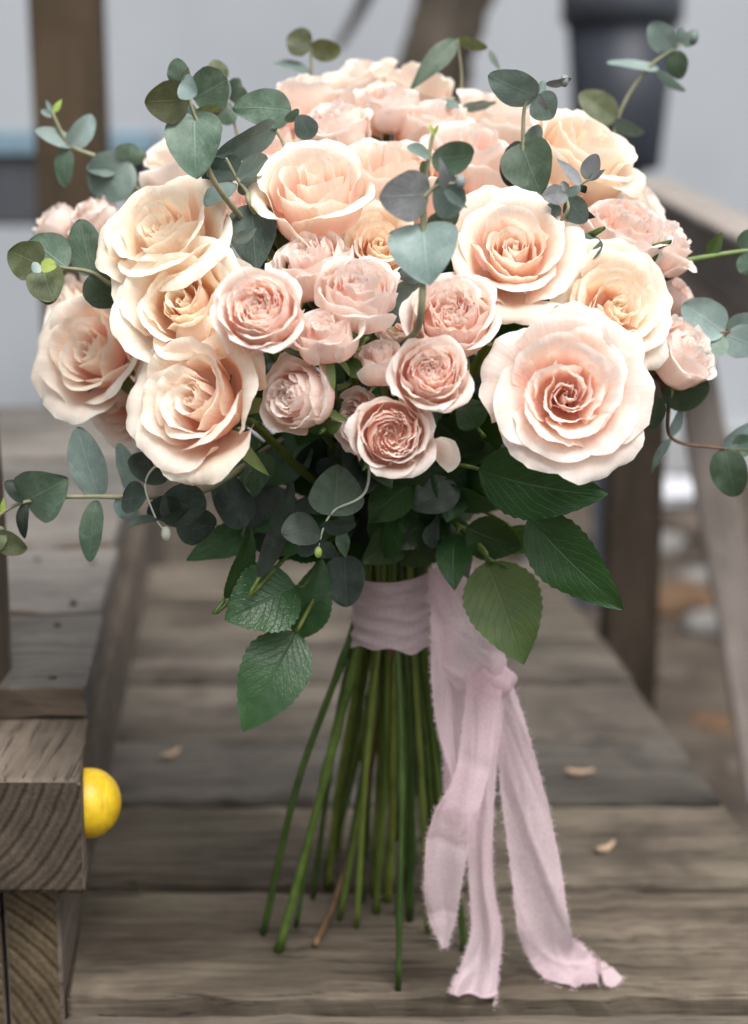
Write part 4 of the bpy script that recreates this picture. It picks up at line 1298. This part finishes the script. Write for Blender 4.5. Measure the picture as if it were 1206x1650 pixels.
# dark twig under the lower left rose
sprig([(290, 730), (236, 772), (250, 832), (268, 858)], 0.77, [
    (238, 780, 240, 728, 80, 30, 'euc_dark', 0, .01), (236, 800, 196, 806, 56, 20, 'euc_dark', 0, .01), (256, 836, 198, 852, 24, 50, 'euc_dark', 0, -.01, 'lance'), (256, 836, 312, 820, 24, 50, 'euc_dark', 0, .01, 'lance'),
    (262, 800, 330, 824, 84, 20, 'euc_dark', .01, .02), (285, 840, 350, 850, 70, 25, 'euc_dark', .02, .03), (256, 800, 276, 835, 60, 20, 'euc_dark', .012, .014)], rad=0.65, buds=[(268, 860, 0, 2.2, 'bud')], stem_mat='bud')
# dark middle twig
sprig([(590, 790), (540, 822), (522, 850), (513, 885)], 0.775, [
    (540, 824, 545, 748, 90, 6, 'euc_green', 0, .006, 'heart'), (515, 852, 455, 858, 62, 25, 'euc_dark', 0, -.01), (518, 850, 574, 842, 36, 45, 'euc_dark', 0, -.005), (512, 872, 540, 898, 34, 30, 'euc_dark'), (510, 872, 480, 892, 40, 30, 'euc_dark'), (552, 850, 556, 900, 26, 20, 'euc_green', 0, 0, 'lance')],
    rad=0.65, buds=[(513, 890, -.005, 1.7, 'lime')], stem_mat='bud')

# upper right sprigs
sprig([(842, 330), (843, 240), (846, 172), (864, 152)], 0.835, [
    (866, 156, 788, 122, 56, -14, 'euc_blue', 0, -.01), (866, 154, 892, 190, 50, 14, 'euc_blue', 0, -.006), (866, 152, 878, 130, 18, 30, 'euc_pale'), (868, 152, 884, 178, 14, 40, 'euc_purple', -.008, -.012, 'lance'), (880, 135, 922, 128, 14, 30, 'euc_purple'),
    (842, 238, 872, 314, 86, 6, 'euc_green', 0, -.01, 'heart'), (842, 236, 876, 206, 36, 30, 'euc_blue', 0, .01), (842, 236, 812, 248, 30, 45, 'euc_dark', 0, .01), (842, 240, 820, 300, 50, 20, 'euc_dark', .004, .01)], rad=1.3, buds=[(910, 130, 0, 1.8, 'euc_purple')])
sprig([(900, 360), (915, 318), (938, 296), (962, 284)], 0.785, [
    (946, 290, 962, 248, 32, -20, 'euc_purple'), (946, 290, 976, 272, 12, 20, 'euc_purple', 0, 0, 'lance'), (938, 300, 896, 256, 22, 35, 'euc_purple', 0, 0, 'lance'), (938, 298, 944, 312, 14, 20, 'euc_dark', 0, 0, 'lance'), (914, 314, 874, 318, 34, 20, 'euc_purple', 0, -.006),
    (914, 320, 944, 358, 42, 20, 'euc_blue', 0, -.006), (912, 312, 936, 302, 18, 20, 'euc_pale', -.006, -.008), (914, 310, 906, 292, 14, 20, 'euc_purple'), (925, 335, 960, 352, 20, 30, 'euc_dark', 0, 0, 'lance'), (900, 330, 885, 350, 30, 30, 'euc_blue')], rad=0.9)
sprig([(950, 330), (1000, 180), (1045, 110), (1085, 80), (1112, 60)], 0.985, [
    (1086, 82, 1048, 36, 44, -14, 'euc_blue'), (1088, 82, 1096, 128, 36, 14, 'euc_green'), (1062, 112, 978, 100, 20, 45, 'euc_pale'), (1058, 112, 1104, 148, 20, 45, 'euc_pale'), (1100, 72, 1126, 50, 24, 20, 'euc_pale'), (1095, 70, 1100, 45, 18, 20, 'euc_blue'),
    (992, 196, 934, 150, 50, 20, 'euc_olive', -.02, -.02), (990, 194, 1038, 216, 30, 40, 'euc_blue', -.02, -.02)], rad=1.2, buds=[(1118, 60, 0, 2.5, 'euc_blue')])
# top
sprig([(500, 200), (502, 110), (500, 76)], 1.0, [(500, 78, 463, 58, 46, 15, 'euc_olive'), (500, 76, 550, 84, 36, 15, 'euc_olive'), (502, 120, 440, 100, 26, 60, 'euc_blue')], rad=1.3)
sprig([(700, 230), (742, 150), (738, 62)], 0.965, [(738, 62, 660, 146, 36, 15, 'euc_green', 0, -.02, 'lance'), (738, 62, 786, 78, 22, 30, 'euc_olive'), (788, 80, 806, 112, 12, 30, 'euc_pale'), (745, 172, 800, 164, 30, 60, 'euc_blue', -.03, -.03), (742, 172, 695, 168, 26, 60, 'euc_blue', -.03, -.03)], rad=1.1)

# right hand sprigs
sprig([(1040, 440), (1090, 424), (1150, 412), (1215, 402)], 0.86, [(1140, 414, 1164, 373, 24, 20, 'rose_back', 0, 0, 'lance'), (1196, 405, 1225, 372, 44, 10, 'euc_green'), (1196, 408, 1224, 440, 44, 10, 'euc_green'), (1092, 424, 1058, 450, 36, 20, 'euc_green')], rad=2.0, stem_mat='sepal')
sprig([(1040, 540), (1110, 526), (1170, 536), (1215, 510)], 0.845, [(1168, 536, 1100, 490, 66, 12, 'euc_blue'), (1166, 540, 1124, 574, 52, 14, 'euc_green', 0, -.008), (1172, 540, 1224, 560, 60, 14, 'euc_pale'), (1172, 532, 1214, 510, 44, 30, 'euc_pale')], rad=1.2, stem_mat='woody')
sprig([(1030, 600), (1075, 640), (1083, 706), (1160, 722), (1220, 726)], 0.85, [
    (1064, 622, 1144, 624, 80, 16, 'euc_green', 0, -.008), (1062, 640, 1048, 692, 44, 20, 'euc_green'), (1082, 706, 1050, 764, 18, 30, 'euc_blue', 0, 0, 'lance'), (1082, 704, 1098, 652, 22, 40, 'euc_blue', 0, 0, 'lance'), (1168, 722, 1186, 800, 62, 10, 'euc_green'),
    (1166, 718, 1216, 682, 34, 35, 'euc_blue'), (1180, 720, 1216, 712, 40, 20, 'euc_green'), (1055, 610, 1085, 590, 40, 20, 'euc_dark')], rad=1.1, stem_mat='woody')

# rose foliage: serrated leaves on their own petioles
ROSE_LEAVES = [
    (772, 756, 978, 800, 122, 20, 'rose_leaf', .775, .755), (852, 832, 1006, 984, 108, 22, 'rose_leaf', .79, .765), (785, 905, 844, 1072, 128, -8, 'rose_back', .815, .79),
    (752, 850, 842, 884, 84, 25, 'rose_leaf', .82, .82), (820, 850, 852, 892, 64, 15, 'rose_back', .83, .83), (735, 860, 732, 950, 62, 20, 'rose_leaf', .83, .81), (795, 905, 860, 960, 52, 55, 'rose_leaf', .815, .82),
    (478, 1018, 392, 1180, 118, 6, 'rose_leaf', .80, .78), (478, 945, 362, 1000, 124, 10, 'rose_leaf', .80, .785), (484, 1028, 520, 898, 74, 16, 'rose_leaf', .81, .815),
    (425, 858, 300, 900, 70, 35, 'rose_leaf', .83, .82), (418, 930, 470, 775, 40, 25, 'euc_dark', .785, .78), (362, 965, 408, 850, 60, 50, 'rose_leaf', .79, .80),
    (395, 850, 350, 760, 70, 20, 'euc_dark', .82, .82), (555, 895, 558, 978, 74, 15, 'euc_dark', .82, .81), (448, 382, 498, 402, 44, 20, 'rose_back', .80, .80), (438, 425, 486, 486, 50, 15, 'rose_back', .79, .785),
    (575, 560, 562, 535, 34, 10, 'rose_back', .745, .74), (560, 580, 590, 612, 30, 10, 'rose_back', .75, .745), (525, 690, 552, 682, 24, 10, 'rose_back', .745, .74), (955, 380, 925, 425, 60, 20, 'euc_dark', .81, .80),
    (1060, 400, 1035, 440, 20, 20, 'rose_back', .82, .82), (640, 640, 600, 600, 60, 20, 'rose_leaf', .80, .80), (770, 690, 740, 640, 60, 20, 'rose_leaf', .80, .80),
]
for k, (bu, bv, tu, tv, w, roll, mt, y0, y1) in enumerate(ROSE_LEAVES):
    b, t = P(bu, bv, y0), P(tu, tv, y1)
    root = empty('rose_leaf', bq(b), BQ)
    rr = random.Random(900 + k)
    leaf('blade', b, t, px(w, y0), RAD(roll), mt, root, 'rose' if 'euc' not in mt else 'round', bend=rr.uniform(0.02, 0.09), fold=rr.uniform(0.08, 0.25), wave=rr.uniform(0.02, 0.05), seed=900 + k, curl=rr.uniform(-0.02, 0.08), origin=b)
    inner = HEAD.lerp(WRAP_T, 0.72 if bv > 700 else 0.2)
    s = Soup()
    sg = b.lerp(inner, 0.5) + Vector((0, 0.004, 0.008))
    tube(s, [Vector((0, 0, 0)), (b - t) * 0.15, sg - b, inner - b], [0.0011, 0.0012, 0.0014, 0.0016], 6, 14)
    s.build('petiole', M['stem'], root)

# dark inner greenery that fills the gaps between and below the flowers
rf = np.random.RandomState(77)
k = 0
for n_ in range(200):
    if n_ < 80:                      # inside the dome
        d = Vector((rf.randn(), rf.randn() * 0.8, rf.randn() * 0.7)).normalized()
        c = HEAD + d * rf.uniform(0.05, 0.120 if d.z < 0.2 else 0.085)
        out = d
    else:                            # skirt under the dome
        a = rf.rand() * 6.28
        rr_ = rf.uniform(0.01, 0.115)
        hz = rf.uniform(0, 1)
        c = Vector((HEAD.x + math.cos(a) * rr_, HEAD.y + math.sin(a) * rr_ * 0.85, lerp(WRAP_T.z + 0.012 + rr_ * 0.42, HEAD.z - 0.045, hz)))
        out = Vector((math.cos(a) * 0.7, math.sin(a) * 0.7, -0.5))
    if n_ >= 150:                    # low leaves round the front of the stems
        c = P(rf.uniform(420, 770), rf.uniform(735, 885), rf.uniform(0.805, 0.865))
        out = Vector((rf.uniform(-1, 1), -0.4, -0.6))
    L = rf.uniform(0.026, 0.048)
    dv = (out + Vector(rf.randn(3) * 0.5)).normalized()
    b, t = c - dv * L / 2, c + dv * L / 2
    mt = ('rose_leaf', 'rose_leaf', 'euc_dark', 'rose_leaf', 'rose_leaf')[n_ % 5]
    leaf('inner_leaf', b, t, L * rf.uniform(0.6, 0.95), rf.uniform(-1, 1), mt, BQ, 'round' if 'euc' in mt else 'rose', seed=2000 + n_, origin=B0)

# --- ribbon: wrap, drape, tails with frayed edges
RB = empty('ribbon', bq(WRAP_B), BQ)
R0 = Vector(WRAP_B)
s = Soup()
nz_, na = 46, 96
pts = np.zeros((nz_ + 1, na + 1, 3))
uv = np.zeros((nz_ + 1, na + 1, 2))
rgw = np.random.RandomState(6)
fw = [(rgw.uniform(200, 520), rgw.uniform(-3, 3), rgw.rand() * 6.28, rgw.uniform(0.3, 0.9)) for _ in range(5)]
for j in range(nz_ + 1):
    t = j / nz_
    for i in range(na + 1):
        a = 2 * math.pi * i / na
        top = WRAP_T.z + 0.006 * math.sin(a * 1 + 0.4)
        bot = WRAP_B.z + 0.0016 * math.sin(3 * a + 1) + 0.0012 * math.sin(7 * a)
        z = lerp(bot, top, t)
        r = 0.0225 + 0.0028 * (2 * t - 1) ** 2 * (1 if t > 0.5 else 0.3)
        for (f, m_, p_, am) in fw:
            w_ = math.sin(f * (z + 0.002 * math.sin(2 * a + p_)) + round(m_) * a + p_)
            r += 0.00045 * am * (1 - abs(w_)) * 2
        pts[j, i] = (WRAP_T.x + r * math.cos(a) * 1.0 - R0.x, WRAP_T.y + r * math.sin(a) * 0.95 - R0.y, z - R0.z)
        uv[j, i] = (t * 0.1, i / na)
s.grid(pts, uv)
s.build('wrap', M['silk'], RB)


def strip(name, ctl, seed, fold=0.10, nfold=2.0, fringe=True, n=110, nw=22, fray_end=True):
    """ctl rows: u, v, Y (or None to lie on the deck), width px, twist degrees"""
    rows = []
    for (u, v, Y, w, tw) in ctl:
        p = P(u, v, Y) if Y else Zp(u, v, 0.004)
        rows.append((*p, px(w, p.y), RAD(tw)))
    c = catmull(rows, n)
    rg = np.random.RandomState(seed)
    f1, f2, f3 = wavy(rg, 3), wavy(rg, 4, 2.0), wavy(rg, 3)
    cen = c[:, :3]
    tan = np.gradient(cen, axis=0)
    tan /= np.linalg.norm(tan, axis=1)[:, None]
    U = np.linspace(-1, 1, nw + 1)
    pts = np.zeros((n, nw + 1, 3))
    uv = np.zeros((n, nw + 1, 2))
    side0 = np.array((1.0, 0.0, 0.0))
    el, er = rg.randn(n) * 0.02, rg.randn(n) * 0.02
    fringes = Soup()
    creases = [(rg.uniform(4, 13), rg.uniform(-3.5, 3.5), rg.rand() * 6.28, rg.uniform(0.06, 0.15) * rg.choice((-1, 1))) for _ in range(5)]
    for k in range(n):
        sd = side0 - tan[k] * np.dot(side0, tan[k])
        sd /= np.linalg.norm(sd)
        nr = np.cross(tan[k], sd)
        a = c[k, 4]
        s2 = sd * math.cos(a) + nr * math.sin(a)
        n2 = np.cross(tan[k], s2)
        w = c[k, 3] / 2
        t = k / (n - 1)
        for i, q in enumerate(U):
            qq = q * (1 + (el[k] if q < 0 else er[k]) * abs(q) ** 8)
            off = fold * w * 2 * math.sin(nfold * math.pi * q * 0.5 + 2.5 * f3(t * 0.8)) * (0.6 + 0.4 * f1(t)) + 0.035 * w * f2(t * 2 + q * 0.4)
            for (ck, cq, cp, ca) in creases:                 # sharp slanting creases of crumpled silk
                x_ = ck * t + cq * q + cp
                off += ca * w * (1 - abs(math.sin(x_))) ** 3 * (0.4 + 0.6 * abs(f1(t * 1.5 + cp)))
            pts[k, i] = cen[k] + s2 * w * qq + n2 * off
            uv[k, i] = ((q + 1) / 2 * 0.1, t)
        if fringe:
            for (i, sg) in ((0, -1), (nw, 1)):
                for _ in range(rg.randint(1, 6)):
                    p0 = pts[k, i] + tan[k] * rg.uniform(-.5, .5) * 0.004
                    Lf = rg.uniform(0.0004, 0.0022) if rg.rand() < 0.985 else rg.uniform(0.002, 0.005)
                    d = s2 * sg + tan[k] * rg.uniform(-0.9, 0.9) + n2 * rg.uniform(-.5, .5)
                    e1 = p0 + d * Lf
                    wv_ = tan[k] * 0.00010
                    fringes.poly([p0 - s2 * sg * 0.0006 - wv_ * 1.5 - R0, p0 - s2 * sg * 0.0006 + wv_ * 1.5 - R0, e1 + wv_ * .6 - R0, e1 - wv_ * .6 - R0], [(0, 1, 2, 3)])
    pts[..., 2] = np.maximum(pts[..., 2], 0.0012 if name != 'drape' else -1)
    s = Soup()
    s.grid(pts - np.array(R0), uv)
    o = s.build(name, M['silk'], RB)
    if fringe:
        fo_ = fringes.build('frayed_edge', M['silk'], o, smooth=False)
        fo_['kind'] = 'stuff'
        fo_.parent = RB
    return o


strip('drape', [(735, 905, .858, 60, 0), (742, 950, .846, 92, 0), (750, 1000, .838, 112, 5), (760, 1050, .834, 118, 0), (776, 1088, .832, 96, 0), (792, 1116, .832, 56, 0)], 1, 0.14, 3.4, fringe=False)
strip('tail', [(704, 915, .852, 30, -20), (712, 1000, .838, 38, -15), (711, 1090, .832, 36, -20), (716, 1170, .830, 30, -35), (734, 1262, .830, 16, -60)], 2, 0.12, 2.0)
strip('tail', [(745, 1100, .842, 44, 20), (735, 1170, .842, 42, 20), (732, 1250, .842, 34, 10), (728, 1300, .842, 20, 0)], 3, 0.10, 2.0)
strip('tail', [(782, 1098, .828, 60, 0), (772, 1180, .824, 58, 10), (757, 1260, .820, 56, 5), (728, 1335, .816, 78, -8), (714, 1410, .818, 70, -10), (713, 1475, .822, 48, -5), (717, 1528, .824, 8, 0)], 4, 0.13, 2.2)
strip('tail', [(796, 1100, .836, 44, 0), (785, 1220, .834, 36, 15), (774, 1330, .832, 44, 10), (776, 1420, .832, 42, 20), (784, 1500, .832, 52, 15), (774, 1560, .830, 66, 5), (760, 1612, .822, 84, 0)], 5, 0.14, 3.0)
strip('tail', [(802, 1095, .838, 44, 0), (826, 1190, .838, 60, 8), (846, 1300, .838, 78, 5), (864, 1400, .840, 86, 0), (874, 1480, .842, 90, 0), (892, 1535, .846, 84, 8), (930, 1562, .842, 78, 10), (968, 1570, .838, 62, 14), (988, 1560, .846, 46, 20)], 6, 0.10, 1.8)
# knot: a short lump of gathered silk
s = Soup()
kp = np.zeros((15, 21, 3))
kuv = np.zeros((15, 21, 2))
for j in range(15):
    la = math.pi * (j / 14 - 0.5)
    for i in range(21):
        th = 2 * math.pi * i / 20
        q = 1 + 0.10 * math.sin(4 * th + 3 * la) + 0.06 * math.sin(7 * th - 2 * la)
        kp[j, i] = (0.0145 * q * math.cos(la) * math.cos(th), 0.007 * q * math.cos(la) * math.sin(th), 0.0095 * math.sin(la) * q)
        kuv[j, i] = (j / 14 * 0.1, i / 20)
kp += np.array(P(790, 1098, 0.835) - R0)
s.grid(kp, kuv)
s.build('knot', M['silk'], RB)
